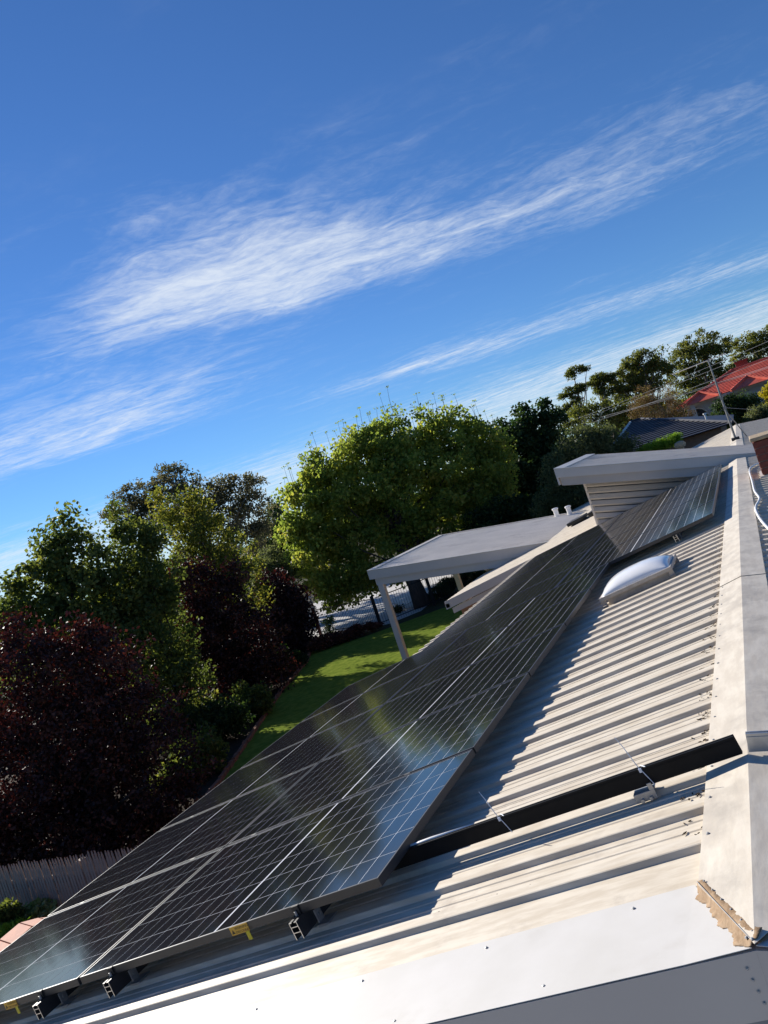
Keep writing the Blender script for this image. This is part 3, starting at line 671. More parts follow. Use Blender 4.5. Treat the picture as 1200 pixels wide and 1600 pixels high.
# vents on the far roof
for i, (x, y_) in enumerate(((-3.98, 20.9), (-3.60, 20.9))):
    z = min(pz(x), -1.)-.3
    v = thing('vent_pipe', ('white capped vent pipe at the pergola roof edge, farther from the boarded wall', 'white capped vent pipe at the pergola roof edge, closer to the boarded wall')[i], 'vent pipe', (x, y_, pz(x)), 'vent pipes by the pergola')
    MB().lathe((x, y_, z), [(.07, 0), (.07, pz(x)-z+.20)], 14).build('pipe', M['white_pvc'], v, smooth=False)
    MB().lathe((x, y_, pz(x)+.195), [(.088, 0), (.095, .035), (.09, .055), (.05, .065)], 14).build('cap', M['white_pvc'], v)
bx = thing('roof_ventilator', 'low black ventilator box on the cream roof by the boarded wall', 'ventilator', RP(17.2, 2.4, HC))
fn = lambda s, t, h: RP(17.2+s, 2.4+t, h)
MB().fbox(fn, (-.28, -.45, HP+.01), (.28, .45, HC+.02)).build('base', M['plastic_black'], bx)
MB().fbox(fn, (-.34, -.52, HC+.03), (.34, -.05, HC+.11)).build('cowl', M['plastic_black'], bx, bevel=.01)
MB().fbox(fn, (-.34, .08, HC+.03), (.34, .52, HC+.11)).build('cowl', M['plastic_black'], bx, bevel=.01)
cpn = thing('solar_collector', 'dark glazed solar water collector tilted on the roof beyond the boarded wall', 'collector', RP(21.3, 2.2, HC))
MB().prism([RP(21.2, 3.05, HP+.0), RP(21.2, 1.3, HP+.0), RP(21.6, 1.3, .62), RP(21.6, 3.05, .62)], np.array([.0, .06, 0])).build('frame', M['pipe'], cpn)
MB().prism([RP(21.195, 2.98, HP+.08), RP(21.195, 1.37, HP+.08), RP(21.585, 1.37, .56), RP(21.585, 2.98, .56)], np.array([.0, -.012, 0])).build('glass', M['glass_dark'], cpn)
# whirling roof vent on the far slope
rv = thing('roof_vent', 'small mushroom shaped vent on the far cream roof slope', 'roof vent', RP(26.3, .55, HC))
q_ = RP(26.3, .55, HP)
MB().lathe(q_, [(.12, 0), (.10, .22), (.17, .25), (.20, .33), (.15, .42), (.04, .46)], 12).build('cowl', M['sandstone'], rv)

# ------------------------------------------------------------------ antenna mast on the ridge
base = np.array([1.30, 18.2, .15]); top = at_y(1106.5, 563, 18.2)
an = thing('antenna_mast', 'leaning grey antenna mast with a long boom on the ridge', 'antenna', base)
MB().tube([base, base+(top-base)*.42, top], [.027, .025, .018], 8).build('pole', M['pipe'], an)
MB().box(base-np.array([.09, .09, .02]), base+np.array([.09, .09, .05])).build('base_plate', M['plastic_black'], an, bevel=.01)
MB().tube([base+np.array([.25, .3, -.03]), base+(top-base)*.36], [.012, .012], 6).build('brace', M['pipe'], an)
for f in (.52, .40): MB().box(base+(top-base)*f-.035, base+(top-base)*f+.035).build('bracket', M['pipe'], an)
bdir = at_y(1134, 552, 18.2)-at_y(1050, 585, 18.2)
MB().tube([at_y(1050, 585, 18.2), at_y(1134, 552, 18.2)], .011, 6).build('boom', M['alu'], an)
for f in (0., .12, .24, .36, .48, .6, .72, .84, .96):
    c_ = at_y(1050, 585, 18.2)+bdir*f; l_ = .55-.25*f
    MB().tube([c_-np.array([0, l_, 0]), c_+np.array([0, l_, 0])], .005, 5).build('element', M['alu'], an)
MB().tube([base+(top-base)*.40, at_y(1178, 640, 21.5)], .004, 4).build('guy_wire', M['wire'], an)

# overhead wires between poles outside the view
wires = [((905, 650), (1200, 528), 46), ((905, 653), (1200, 537), 46.5), ((910, 662), (1200, 556), 47), ((915, 655), (1200, 568), 48), ((915, 657), (1200, 570), 48.4)]
for i, (a, c, dp) in enumerate(wires):
    A, B = at_dep(*a, dp+18), at_dep(*c, dp-6); dd = B-A; A = A-dd*.55; B = B+dd*.6
    pts = [A+(B-A)*f+np.array([0, 0, 4*.5*(f*f-f)+.24]) for f in np.linspace(0, 1, 17)]
    o = MB().tube(pts, .009 if i != 3 else .012, 4).build('power_line', M['wire'])
    tag(o, 'thin grey overhead power line crossing before the gum trees', 'power line', 'overhead power lines')

# ------------------------------------------------------------------ neighbouring houses
def hip_house():
    y0 = 30.
    h = thing('tiled_house', 'house with a dark slate coloured tiled roof behind the cream roof', 'house', (-1.5, 33, G))
    R1 = at_y(1002, 655, 37.); z1 = R1[2]; E1 = at_y(1146, 661, 31.); ze = E1[2]
    R0 = R1-np.array([.5, 0, 0]); E0 = np.array([R0[0]-1.0, 31., ze]); B0, B1 = np.array([E0[0], 43., ze]), np.array([E1[0], 43., ze])
    MB().box((E0[0]+.5, 31.5, G), (E1[0]-.5, 42.5, ze)).build('wall', M['wall'], h)
    roof = MB().add([E0, E1, R1, R0], [(0, 1, 2, 3)]).add([B1, B0, R0, R1], [(0, 1, 2, 3)]).add([E1, B1, R1], [(0, 1, 2)]).add([B0, E0, R0], [(0, 1, 2)]).add([E0, E1, B1, B0], [(3, 2, 1, 0)]).build('roof', M['tile_dark'], h)
    n = 19                                             # courses of tiles, each lapping the one below
    for i in range(n):
        f0, f1 = i/n, (i+1)/n
        p0, p1 = E0+(R0-E0)*f0, E1+(R1-E1)*f0; q0, q1 = E0+(R0-E0)*f1, E1+(R1-E1)*f1
        up_ = np.array([0, -.012, .045])
        b = MB().prism([p0+up_, p1+up_, q1+np.array([0, 0, .008]), q0+np.array([0, 0, .008])], (0, .004, -.025))
        o = b.build('tile_course', M['tile_dark'], None); o.data.transform(Matrix.Translation(-Vector(h.location))); o.parent = roof
    for A, B in ((R0, R1), (E0, R0), (E1, R1)):
        o = MB().tube([A+np.array([0, 0, .05]), B+np.array([0, 0, .03])], .06, 6).build('ridge_tile', M['tile_dark'] if A is not E0 else M['cap_white'], None); o.data.transform(Matrix.Translation(-Vector(h.location))); o.parent = roof
    v = at_y(1108, 668, 33)
    o = MB().lathe(np.array([v[0], 33, ze+.30]), [(.04, 0), (.04, .30), (.08, .32), (.08, .38)], 8).build('vent_pipe', M['white_pvc'], None); o.data.transform(Matrix.Translation(-Vector(h.location))); o.parent = roof
hip_house()

def red_house():
    Y = 62.
    P_ = lambda px, py, y=Y: at_y(px, py, y)
    ze = P_(1064, 637)[2]                                  # eave height
    xl = P_(1066, 634)[0]-.4; xr = xl+15.
    zg = ze-5.6
    h = thing('red_roofed_house', 'white rendered house with a red tiled hip roof and arched openings', 'house', (xl+6, Y+4, G))
    MB().box((xl+.6, Y+.6, G), (xr-.6, Y+9, ze)).build('wall', M['render'], h)
    zr = ze+1.5
    def part(b, name, m, par): o = b.build(name, m, None); o.data.transform(Matrix.Translation(-Vector(h.location))); o.parent = par; return o
    E = [np.array(v) for v in ((xl, Y, ze), (xr, Y, ze), (xr, Y+9.6, ze), (xl, Y+9.6, ze))]
    R = [np.array((xl+4.4, Y+4.8, zr)), np.array((xr-4.4, Y+4.8, zr))]
    roof = MB().add([E[0], E[1], R[1], R[0]], [(0, 1, 2, 3)]).add([E[2], E[3], R[0], R[1]], [(0, 1, 2, 3)]).add([E[1], E[2], R[1]], [(0, 1, 2)]).add([E[3], E[0], R[0]], [(0, 1, 2)]).add(E, [(3, 2, 1, 0)]).build('roof', M['tile_red'], h)
    # projecting hips along the front
    for x in (xl+.5, xl+3.9, xl+8.0):
        a0, a1 = np.array((x, Y-1.2, ze-.02)), np.array((x+2.6, Y-1.2, ze-.02)); mid = np.array((x+1.3, Y-.0, ze+.62)); bk_ = np.array((x+1.3, Y+1.6, ze+.66))
        b0, b1 = np.array((x, Y+.5, ze+.18)), np.array((x+2.6, Y+.5, ze+.18))
        g = MB().add([a0, a1, mid], [(0, 1, 2)]).add([a1, b1, bk_, mid], [(0, 1, 2, 3)]).add([b0, a0, mid, bk_], [(0, 1, 2, 3)]).add([a0, a1, b1, b0], [(3, 2, 1, 0)])
        gb = part(g, 'gablet', M['tile_red'], roof)
        for A, B in ((a0, mid), (a1, mid), (mid, bk_)): part(MB().tube([A+np.array([0, 0, .05]), B+np.array([0, 0, .05])], .10, 6), 'ridge_tile', M['tile_red'], roof)
    for A, B in ((R[0], R[1]), (E[0], R[0]), (E[3], R[0]), (E[1], R[1])): part(MB().tube([A+np.array([0, 0, .05]), B+np.array([0, 0, .05])], .11, 6), 'ridge_tile', M['tile_red'], roof)
    for i in range(14):                                    # tile courses on the front slope
        f0, f1 = i/14, (i+1)/14
        p0, p1 = E[0]+(R[0]-E[0])*f0, E[1]+(R[1]-E[1])*f0; q0, q1 = E[0]+(R[0]-E[0])*f1, E[1]+(R[1]-E[1])*f1
        part(MB().prism([p0+np.array([0, -.02, .06]), p1+np.array([0, -.02, .06]), q1+np.array([0, 0, .01]), q0+np.array([0, 0, .01])], (0, .0, -.03)), 'tile_course', M['tile_red'], roof)
    ch = P_(1160, 572, Y+6)
    part(MB().box((ch[0]-.45, Y+5.5, zr-1.), (ch[0]+.45, Y+6.3, zr+.50)).box((ch[0]-.52, Y+5.42, zr+.50), (ch[0]+.52, Y+6.38, zr+.60)), 'chimney', M['brick'], roof)
    MB().box((xl-.05, Y-.12, ze-.22), (xr, Y, ze-.01)).build('gutter', M['cap_white'], h)
    for x in (xl+1.1, xl+3.2, xl+6.8, xl+9.6): MB().box((x-.16, Y-.9, zg), (x+.16, Y-.6, ze-.03)).build('column', M['cap_white'], h)
    MB().box((xl+.2, Y-1., ze-2.95), (xl+6, Y+.6, ze-2.75)).build('balcony', M['render'], h)
    MB().box((xl+.3, Y-.98, ze-1.95), (xl+6, Y-.86, ze-1.82)).build('balustrade', M['cap_white'], h)
    for i in range(16): MB().box((xl+.4+i*.36, Y-.96, ze-2.75), (xl+.50+i*.36, Y-.88, ze-1.95)).build('baluster', M['cap_white'], h)
    for x in (xl+1.2, xl+4.2, xl+7.2, xl+9.8, xl+12.2):    # arched openings
        arc = [(x+.75*math.cos(g_), Y+.57, ze-1.15+.75*math.sin(g_)) for g_ in np.linspace(0, math.pi, 11)]+[(x-.75, Y+.57, ze-2.7), (x+.75, Y+.57, ze-2.7)]
        wv_ = MB().prism(arc[::-1], (0, .06, 0)).build('window', M['glass_dark'], h)
        rim = MB().tube([(a_[0]*1., Y+.555, a_[2]) for a_ in arc[:11]], .08, 6).build('surround', M['cap_white'], None); rim.data.transform(Matrix.Translation(-Vector(h.location))); rim.parent = wv_
red_house()
# grey shed wall glimpsed between plum tree and maple
sh = at_dep(484, 932, 40)
st = thing('garden_wall', 'pale rendered wall end behind the plum trees beside the driveway', 'wall', (sh[0], sh[1], G))
MB().box((sh[0]-2.2, sh[1], G), (sh[0]-.1, sh[1]+.25, sh[2]-.1)).build('wall', M['concrete'], st)
MB().box((sh[0]-2.25, sh[1]-.04, sh[2]-.1), (sh[0]-.05, sh[1]+.29, sh[2]-.02)).build('coping', M['cap_white'], st, bevel=.01)

# ------------------------------------------------------------------ fences
def pale_fence():
    A = at_z(-70, 1361, -1.72); B = at_z(330, 1304, -1.72)
    A = A[:2]; B = B[:2]; L_ = np.linalg.norm(B-A); dx = (B-A)/L_; nx = np.array([-dx[1], dx[0]])
    fe = thing('paling_fence', 'weathered grey timber picket fence in front of the dark plum tree', 'fence', (A[0], A[1], G))
    n = int(L_/.057); me = None; ang = math.atan2(dx[1], dx[0])
    hw = .0205
    prof = [(-hw, 0), (hw, 0), (hw, 1.47), (hw*.55, 1.53), (hw*.55, 1.56), (0, 1.61), (-hw*.55, 1.56), (-hw*.55, 1.53), (-hw, 1.47)]
    for i in range(n):
        p = A+dx*(i*.057+.028)
        if me is None:
            o = MB().prism([(x, 0, z) for x, z in prof], (0, .016, 0)).build('picket', M['picket'], None); me = o.data
        else: o = link(bpy.data.objects.new('picket', me))
        step = -.04*math.floor((i % 60)/20)
        o.parent = fe; o.location = (p[0]-A[0], p[1]-A[1], random.uniform(-.012, .012)+(.03 if i % 23 < 3 else 0)); o.rotation_euler = (random.uniform(-.006, .006), random.uniform(-.0035, .0035), ang)
    for z in (.35, 1.28):
        a_ = A+nx*.03; c_ = B+nx*.03
        MB().prism([(a_[0], a_[1], G+z), (c_[0], c_[1], G+z), (c_[0], c_[1], G+z+.09), (a_[0], a_[1], G+z+.09)], (nx[0]*.035, nx[1]*.035, 0)).build('rail', M['picket'], fe)
    for i in range(3):
        p = A+dx*(L_*(.12+.38*i))+nx*.07
        MB().box((p[0]-.05, p[1], G), (p[0]+.05, p[1]+.1, G+1.5)).build('post', M['picket'], fe)
pale_fence()
def iron_fence(p0, p1, label, hgt=1.2, posts=()):
    p0, p1 = np.array(p0), np.array(p1); L_ = np.linalg.norm(p1-p0); dx = (p1-p0)/L_
    fe = thing('iron_fence', label, 'fence', (p0[0], p0[1], G))
    for z in (.16, hgt-.06): MB().tube([(p0[0], p0[1], G+z), (p1[0], p1[1], G+z)], .019, 4).build('rail', M['iron'], fe)
    b = MB(); n = int(L_/.115)
    for i in range(n):
        p = p0+dx*(i+.5)*L_/n; b.tube([(p[0], p[1], G+.03), (p[0], p[1], G+hgt-.06)], .009, 4)
    b.build('bars', M['iron'], fe, kind='stuff')
    for f, m in posts:
        p = p0+dx*L_*f; MB().box((p[0]-.055, p[1]-.055, G), (p[0]+.055, p[1]+.055, G+hgt+.06)).build('post', m, fe)
iron_fence((-17.4, 27.7), (-13.45, 25.95), 'black iron bar fence with a red brown end post before the pale driveway', 1.25, ((.0, M['rust_post']), (1., M['iron'])))
iron_fence((-13.35, 26.0), (-9.5, 30.5), 'black iron bar fence running behind the tree trunk to the patio cover', 1.25, ((.42, M['iron']), (1., M['iron'])))
# picket fence far behind the driveway
A = at_z(640, 905, G); B = at_z(800, 880, G)
fe = thing('timber_fence', 'far timber paling fence beyond the driveway under the maple crown', 'fence', (A[0], A[1], G))
b = MB(); fme = None
for i in range(70):
    p = A+(B-A)*(i/69.)
    if fme is None: o = MB().box((-.12, -.01, 0), (.12, .01, 1.6)).build('paling', M['picket'], None); fme = o.data
    else: o = link(bpy.data.objects.new('paling', fme))
    o.parent = fe; o.location = (p[0]-A[0], p[1]-A[1], random.uniform(-.02, .02)); o.rotation_euler = (0, 0, math.atan2(B[1]-A[1], B[0]-A[0]))
# terracotta capped planter wall
tc = at_z(15, 1478, -2.05)
pw = thing('planter_wall', 'curved garden wall capped with orange terracotta tiles below the panels', 'planter', (tc[0], tc[1], G))
cpt = [at_z(*p, -2.0) for p in ((-30, 1502), (0, 1473), (32, 1446), (62, 1438), (100, 1436))]
for i in range(4):
    a, c = cpt[i], cpt[i+1]; dn = np.array([.34, -.10, 0]); g_ = (c-a)*.02
    MB().prism([a+g_, c-g_, c-g_+dn, a+g_+dn], (0, 0, .035)).build('tile', M['terracotta'], pw, bevel=.006)
    MB().prism([a+g_+dn*1.04-np.array([0, 0, .03]), c-g_+dn*1.04-np.array([0, 0, .03]), c-g_+dn*2.1-np.array([0, 0, .10]), a+g_+dn*2.1-np.array([0, 0, .10])], (0, 0, .035)).build('tile', M['terracotta'], pw, bevel=.006)
    MB().prism([a+dn*.15, c+dn*.15, c+dn*2., a+dn*2.], (0, 0, G-a[2]-.0)).build('wall', M['brick'], pw) if False else MB().prism([np.array([*(a+dn*.15)[:2], G]), np.array([*(c+dn*.15)[:2], G]), np.array([*(c+dn*1.9)[:2], G]), np.array([*(a+dn*1.9)[:2], G])], (0, 0, -2.0-G-.10)).build('wall', M['brick'], pw)
bp = at_z(493, 974, G+.16)
tag(MB().lathe((bp[0], bp[1], G), [(.02, 0), (.10, .03), (.155, .10), (.165, .165), (.14, .25), (.08, .31), (.02, .33)], 14).build('ball', M['ball'], smooth=True), 'yellow green play ball at the corner of the lawn', 'ball')

# ------------------------------------------------------------------ trees and plants
def leaf_mesh(name, C, nrm_bias, length, width, m, parent, tint, kind=None, seed=0, up=.35, droop=0.):
    rg = np.random.default_rng(seed); n = len(C)
    nv = rg.normal(size=(n, 3))+nrm_bias; nv /= np.linalg.norm(nv, axis=1)[:, None]+1e-9
    t = rg.normal(size=(n, 3)); t[:, 2] -= droop; t -= nv*(t*nv).sum(1)[:, None]; t /= np.linalg.norm(t, axis=1)[:, None]+1e-9
    bt = np.cross(nv, t); ln = (length*rg.uniform(.65, 1.3, n))[:, None]/2; wd = (width*rg.uniform(.7, 1.25, n))[:, None]/2
    V = np.empty((n, 4, 3)); fold = nv*wd*.35
    V[:, 0] = C-t*ln; V[:, 1] = C+bt*wd+fold; V[:, 2] = C+t*ln; V[:, 3] = C-bt*wd+fold
    V = V.reshape(-1, 3)-parent_loc(parent)
    me = bpy.data.meshes.new(name); me.vertices.add(4*n); me.vertices.foreach_set('co', V.astype(np.float32).ravel())
    me.loops.add(4*n); me.loops.foreach_set('vertex_index', np.arange(4*n, dtype=np.int32))
    me.polygons.add(n); me.polygons.foreach_set('loop_start', np.arange(0, 4*n, 4, dtype=np.int32))
    me.update(calc_edges=True); me.validate()
    at = me.attributes.new('tint', 'FLOAT', 'POINT'); at.data.foreach_set('value', np.repeat(np.clip(tint, 0, 1), 4).astype(np.float32))
    me.materials.append(m)
    o = link(bpy.data.objects.new(name, me), parent)
    if kind: o['kind'] = kind
    return o
def tree(name, label, cat, dep, lobes, leaf, lsize, nclump, nleaf, bark='bark', seed=1, aspect=.6, cr=.30, flat=.8, inner=.30, group=None, trunk_r=.12, limbs=14, base=None, droop=.3, sprigs=0, tlo=0., thi=1., dscale=1., stems=1):
    rg = np.random.default_rng(seed)
    Ls = []
    for (px, py, rx, ry, *dd) in lobes:
        dp = dep+(dd[0] if dd else 0); c = at_dep(px, py, dp); a = rx/F_PX*dp; b = ry/F_PX*dp
        Ls.append((c, np.array([a, (a+b)/2*dscale, b])))
    vol = np.array([np.prod(r)**(2/3) for c, r in Ls]); vol /= vol.sum()
    cen = np.array([c for c, r in Ls]).mean(0)
    bx = np.array([*(base if base is not None else cen[:2]), G])
    root = thing(name, label, cat, bx, group)
    # clumps of foliage spread through the lobes, denser outwards
    cl = []; ct = []
    for (c, r), f in zip(Ls, vol):
        n = max(4, int(nclump*f)); dv = rg.normal(size=(n, 3)); dv /= np.linalg.norm(dv, axis=1)[:, None]
        rad = rg.uniform(inner**3, 1, n)**(1/3)*(1+rg.normal(size=n)*.07)
        p = c+dv*rad[:, None]*r; keep = p[:, 2] > G+.15; p = p[keep]
        cl.append(p); ct.append(rg.uniform(.0, 1., len(p)))
    cl = np.concatenate(cl); ct = np.concatenate(ct)
    m = nleaf//max(1, len(cl))
    sc = cr*rg.uniform(.6, 1.35, len(cl))
    off = rg.normal(size=(len(cl), m, 3)); off /= np.linalg.norm(off, axis=2)[:, :, None]+1e-9
    off *= (rg.uniform(0, 1, (len(cl), m))**.45)[:, :, None]
    off[:, :, 2] *= flat
    pts = (cl[:, None, :]+off*sc[:, None, None]).reshape(-1, 3)
    tint = np.clip(np.repeat(ct, m)*.55+rg.uniform(0, 1, len(pts))*.45, 0, 1)*(thi-tlo)+tlo
    wood = MB(); nsp = 0
    topc = cl[np.argsort(-cl[:, 2])[:max(3, len(cl)//8)]].mean(0)
    for sidx in range(stems):
        sb = bx+np.array([rg.uniform(-.25, .25)*(stems > 1), rg.uniform(-.25, .25)*(stems > 1), -.05])
        mid = sb+(cen-sb)*.55+np.array([rg.normal()*.15, rg.normal()*.15, 0]); end = cen+(topc-cen)*.6+rg.normal(size=3)*.15*(sidx > 0)
        wood.tube([sb, sb+(mid-sb)*.5+rg.normal(size=3)*.05, mid, (mid+end)/2+rg.normal(size=3)*.12, end], [trunk_r*1.25, trunk_r, trunk_r*.8, trunk_r*.5, trunk_r*.2], 8)
    pick = rg.choice(len(cl), min(limbs, len(cl)), replace=False)
    for i in pick:
        e = cl[i]; s_ = bx+(cen-bx)*rg.uniform(.35, .95); s_[2] = min(s_[2], e[2]-.1*abs(e[2]-G)) if e[2]-s_[2] < .2 else s_[2]
        mid = (s_+e)/2+rg.normal(size=3)*.10*np.linalg.norm(e-s_)*.5+np.array([0, 0, -.04*np.linalg.norm(e-s_)])
        r0 = trunk_r*rg.uniform(.22, .45); wood.tube([s_, (s_+mid)/2, mid, (mid+e)/2+rg.normal(size=3)*.05, e], [r0, r0*.8, r0*.6, r0*.4, r0*.15], 5, cap=False)
    if sprigs:                                         # long upright shoots above the crown, each with a tuft
        uu = cl@np.array([math.cos(YAW), -math.sin(YAW), 0]); bins = np.floor((uu-uu.min())/(np.ptp(uu)+1e-6)*28).astype(int); idx = []
        for k in range(28):
            w_ = np.where(bins == k)[0]; idx += list(w_[np.argsort(-cl[w_, 2])[:4]])
        topi = cl[idx]; ex = []
        for i in rg.choice(len(topi), min(sprigs, len(topi)), replace=False):
            a = topi[i]; e = a+np.array([rg.normal()*.12, rg.normal()*.12, cr*.9+rg.uniform(.35, .85)])
            wood.tube([a, (a+e)/2+rg.normal(size=3)*.03, e], [.012, .009, .005], 4, cap=False)
            k = 9; nsp = nsp+k; o_ = rg.normal(size=(k, 3))*np.array([.06, .06, .025]); ex.append(e+o_)
        ex = np.concatenate(ex); pts = np.concatenate([pts, ex]); tint = np.concatenate([tint, rg.uniform(tlo, tlo+.6*(thi-tlo), len(ex))])
    wood.build('trunk', M[bark], root, smooth=True)
    ls = np.full(len(pts), lsize); ls[len(pts)-nsp:] *= .5
    ob = leaf_mesh('crown', pts, SUNV*.75+np.array([0, 0, .35]), ls, ls*aspect, L[leaf], root, tint, seed=seed+50, droop=droop)
    return root
tree('tall_hedge', 'tall dark hedge filling the gaps behind the plum and pear trees', 'hedge', 34, [(40, 1010, 70, 60), (130, 1010, 70, 60), (220, 1010, 70, 60), (300, 990, 60, 50), (370, 970, 60, 45), (430, 955, 40, 40), (0, 1080, 80, 70), (100, 1090, 90, 80), (210, 1090, 90, 70), (320, 1060, 80, 50), (-30, 990, 60, 60)], 'dark', .26, 620, 26000, 'bark_dark', 90, .6, .60, trunk_r=.1, limbs=6)
GT = 'trees along the garden boundary'
tree('plum_tree', 'broad dark purple leaved plum tree right behind the picket fence', 'tree', 14.0,
     [(50, 1075, 95, 100), (150, 1070, 85, 90), (100, 1170, 130, 120), (215, 1180, 90, 120), (10, 1220, 100, 110), (170, 1275, 120, 85), (60, 1290, 120, 70), (120, 1005, 40, 40), (35, 1000, 40, 40), (255, 1280, 60, 70), (90, 1325, 130, 50), (220, 1315, 70, 50), (-20, 1320, 80, 60)],
     'plum', .085, 1150, 60000, 'bark_dark', 11, .62, .30, group=GT, trunk_r=.13, limbs=30)
tree('pear_tree', 'tall loose green tree with pointed leader shoots behind the near plum tree', 'tree', 20.5,
     [(90, 870, 55, 55), (60, 930, 55, 55), (130, 925, 65, 75), (30, 950, 30, 40), (115, 825, 16, 34), (75, 850, 18, 28), (150, 990, 90, 80), (60, 1010, 70, 70), (165, 890, 30, 40)],
     'green', .125, 330, 18000, 'bark_dark', 12, .72, .36, group=GT, trunk_r=.11, limbs=26, inner=.1)
tree('pear_tree', 'green leafy tree between the near plum tree and the smaller plum', 'tree', 21.5,
     [(205, 850, 40, 45), (235, 905, 50, 60), (215, 950, 60, 60), (240, 1010, 70, 80), (265, 1080, 60, 90), (285, 1160, 55, 80), (190, 815, 18, 26), (235, 840, 18, 26)],
     'green', .12, 420, 23000, 'bark_dark', 13, .7, .36, group=GT, trunk_r=.11, limbs=24, inner=.1)
tree('birch_tree', 'slender yellowish green tree with bare twigs in front of the grey gum', 'tree', 29,
     [(270, 820, 28, 45), (305, 825, 30, 50), (335, 850, 35, 55), (365, 870, 35, 50), (310, 880, 50, 50), (380, 915, 40, 45), (256, 790, 12, 26), (300, 785, 14, 26), (325, 795, 12, 24)],
     'yellowgreen', .13, 300, 11000, 'bark', 14, .6, .40, group=GT, trunk_r=.10, limbs=30, inner=.1)
tree('plum_tree', 'middle purple leaved plum tree beside the lawn edging', 'tree', 26,
     [(300, 920, 45, 45), (345, 945, 45, 45), (330, 1000, 60, 60), (385, 1010, 60, 65), (350, 1075, 70, 75), (410, 1065, 60, 65), (395, 1110, 60, 45), (285, 890, 20, 25), (360, 905, 22, 26)],
     'plum', .115, 560, 30000, 'bark_dark', 15, .62, .40, group=GT, trunk_r=.11, limbs=20)
tree('plum_tree', 'smallest dark plum tree next to the red brown fence post', 'tree', 32,
     [(452, 945, 36, 36), (440, 985, 40, 45), (470, 985, 28, 35), (450, 1025, 38, 32), (428, 925, 26, 34)],
     'plum', .14, 280, 15000, 'bark_dark', 16, .62, .40, group=GT, trunk_r=.09, limbs=12, tlo=.0, thi=.75)
for i, (px, py, rx, ry, dp, lf, lb) in enumerate(((310, 1195, 45, 45, 18.2, 'green', 'low green shrub at the foot of the plum trees nearest the panels'), (345, 1135, 42, 42, 20.8, 'dark', 'dark low shrub along the edging, between two green ones'), (392, 1115, 36, 40, 22.6, 'green', 'green shrub under the middle plum tree'), (440, 1050, 40, 34, 28.6, 'dark', 'dark shrub behind the far end of the brick edging'))):
    tree('shrub', lb, 'shrub', dp, [(px, py, rx, ry), (px-30, py+20, rx, ry), (px+12, py-14, rx*.6, ry*.6)], lf, .11, 120, 6500, 'bark_dark', 30+i, .6, .28, group='shrubs in the tree bed', trunk_r=.04, limbs=6)
tree('gum_tree', 'wide grey green gum tree behind the yellowish birch', 'tree', 50,
     [(270, 758, 42, 30), (225, 772, 32, 26), (195, 795, 30, 26), (320, 775, 36, 30), (375, 772, 42, 32), (395, 805, 32, 34), (350, 815, 36, 30), (270, 800, 40, 26), (400, 845, 26, 26), (230, 815, 30, 24)],
     'gum', .24, 330, 17000, 'bark_gum', 17, .42, .62, flat=.6, trunk_r=.30, limbs=46, droop=.8, tlo=.0, thi=.85, inner=.35)
tree('grey_shrub', 'silvery grey shrub between the birch and the maple', 'shrub', 36, [(425, 875, 22, 26), (440, 905, 24, 26), (415, 905, 24, 26), (455, 890, 18, 22)], 'olive', .14, 130, 7000, 'bark', 18, .4, .36, trunk_r=.07, limbs=10)
tree('dark_tree', 'dark rounded tree between the grey gum and the maple', 'tree', 58, [(432, 810, 22, 24), (425, 840, 26, 26), (445, 850, 24, 24)], 'dark', .26, 90, 5000, 'bark_dark', 19, .5, .6, trunk_r=.15, limbs=8)
tree('maple_tree', 'large rounded yellow green maple with shoots above the crown', 'tree', 35.5,
     [(650, 755, 120, 90), (575, 760, 90, 85), (515, 795, 70, 75), (720, 730, 75, 75), (765, 725, 42, 60), (475, 800, 38, 58), (525, 880, 70, 58), (600, 860, 90, 60), (690, 820, 90, 60), (755, 785, 50, 60), (490, 850, 50, 60), (540, 915, 55, 34), (625, 690, 70, 45), (700, 680, 60, 35), (560, 710, 45, 40), (500, 745, 34, 36)],
     'maple', .17, 1250, 84000, 'bark', 20, .75, .50, inner=.45, trunk_r=.26, limbs=40, base=at_z(655, 948, G)[:2], sprigs=56, dscale=.9, stems=2)
tree('dark_tree', 'dark green tree with upright shoots just right of the maple', 'tree', 40,
     [(800, 680, 34, 36), (840, 672, 32, 34), (830, 720, 45, 50), (865, 730, 36, 48), (800, 740, 36, 50), (780, 770, 36, 40), (830, 780, 46, 36), (815, 648, 10, 16), (850, 645, 12, 18), (870, 665, 18, 24)],
     'dark', .21, 380, 24000, 'bark_dark', 21, .6, .46, trunk_r=.16, limbs=18)
tree('olive_tree', 'grey green olive tree behind the raised roof end', 'tree', 29,
     [(905, 715, 40, 40), (945, 698, 36, 28), (970, 700, 22, 22), (880, 745, 30, 40), (920, 690, 30, 26), (900, 770, 34, 30), (860, 780, 30, 26)],
     'olive', .13, 330, 24000, 'bark', 22, .34, .36, trunk_r=.12, limbs=14, tlo=0, thi=.8)
tree('dark_tree', 'dark evergreen mass behind the pergola roof and vent pipes', 'tree', 34, [(800, 800, 40, 26), (850, 790, 40, 28), (760, 820, 36, 26), (880, 800, 36, 22)], 'dark', .18, 200, 12000, 'bark_dark', 23, .6, .42, trunk_r=.10, limbs=8)
FG = 'gum trees on the far rise'
tree('gum_tree', 'sparse leaning gum with bare pale limbs and umbrella clumps', 'tree', 78,
     [(905, 577, 14, 7), (893, 585, 12, 6), (912, 605, 15, 8), (897, 612, 14, 8), (900, 625, 10, 8), (876, 618, 7, 4), (885, 640, 12, 8), (900, 645, 14, 10)],
     'gum_far', .30, 70, 4200, 'bark_gum', 41, .4, .50, flat=.6, trunk_r=.22, limbs=30, group=FG, tlo=0, thi=.6, base=at_dep(905, 670, 78)[:2])
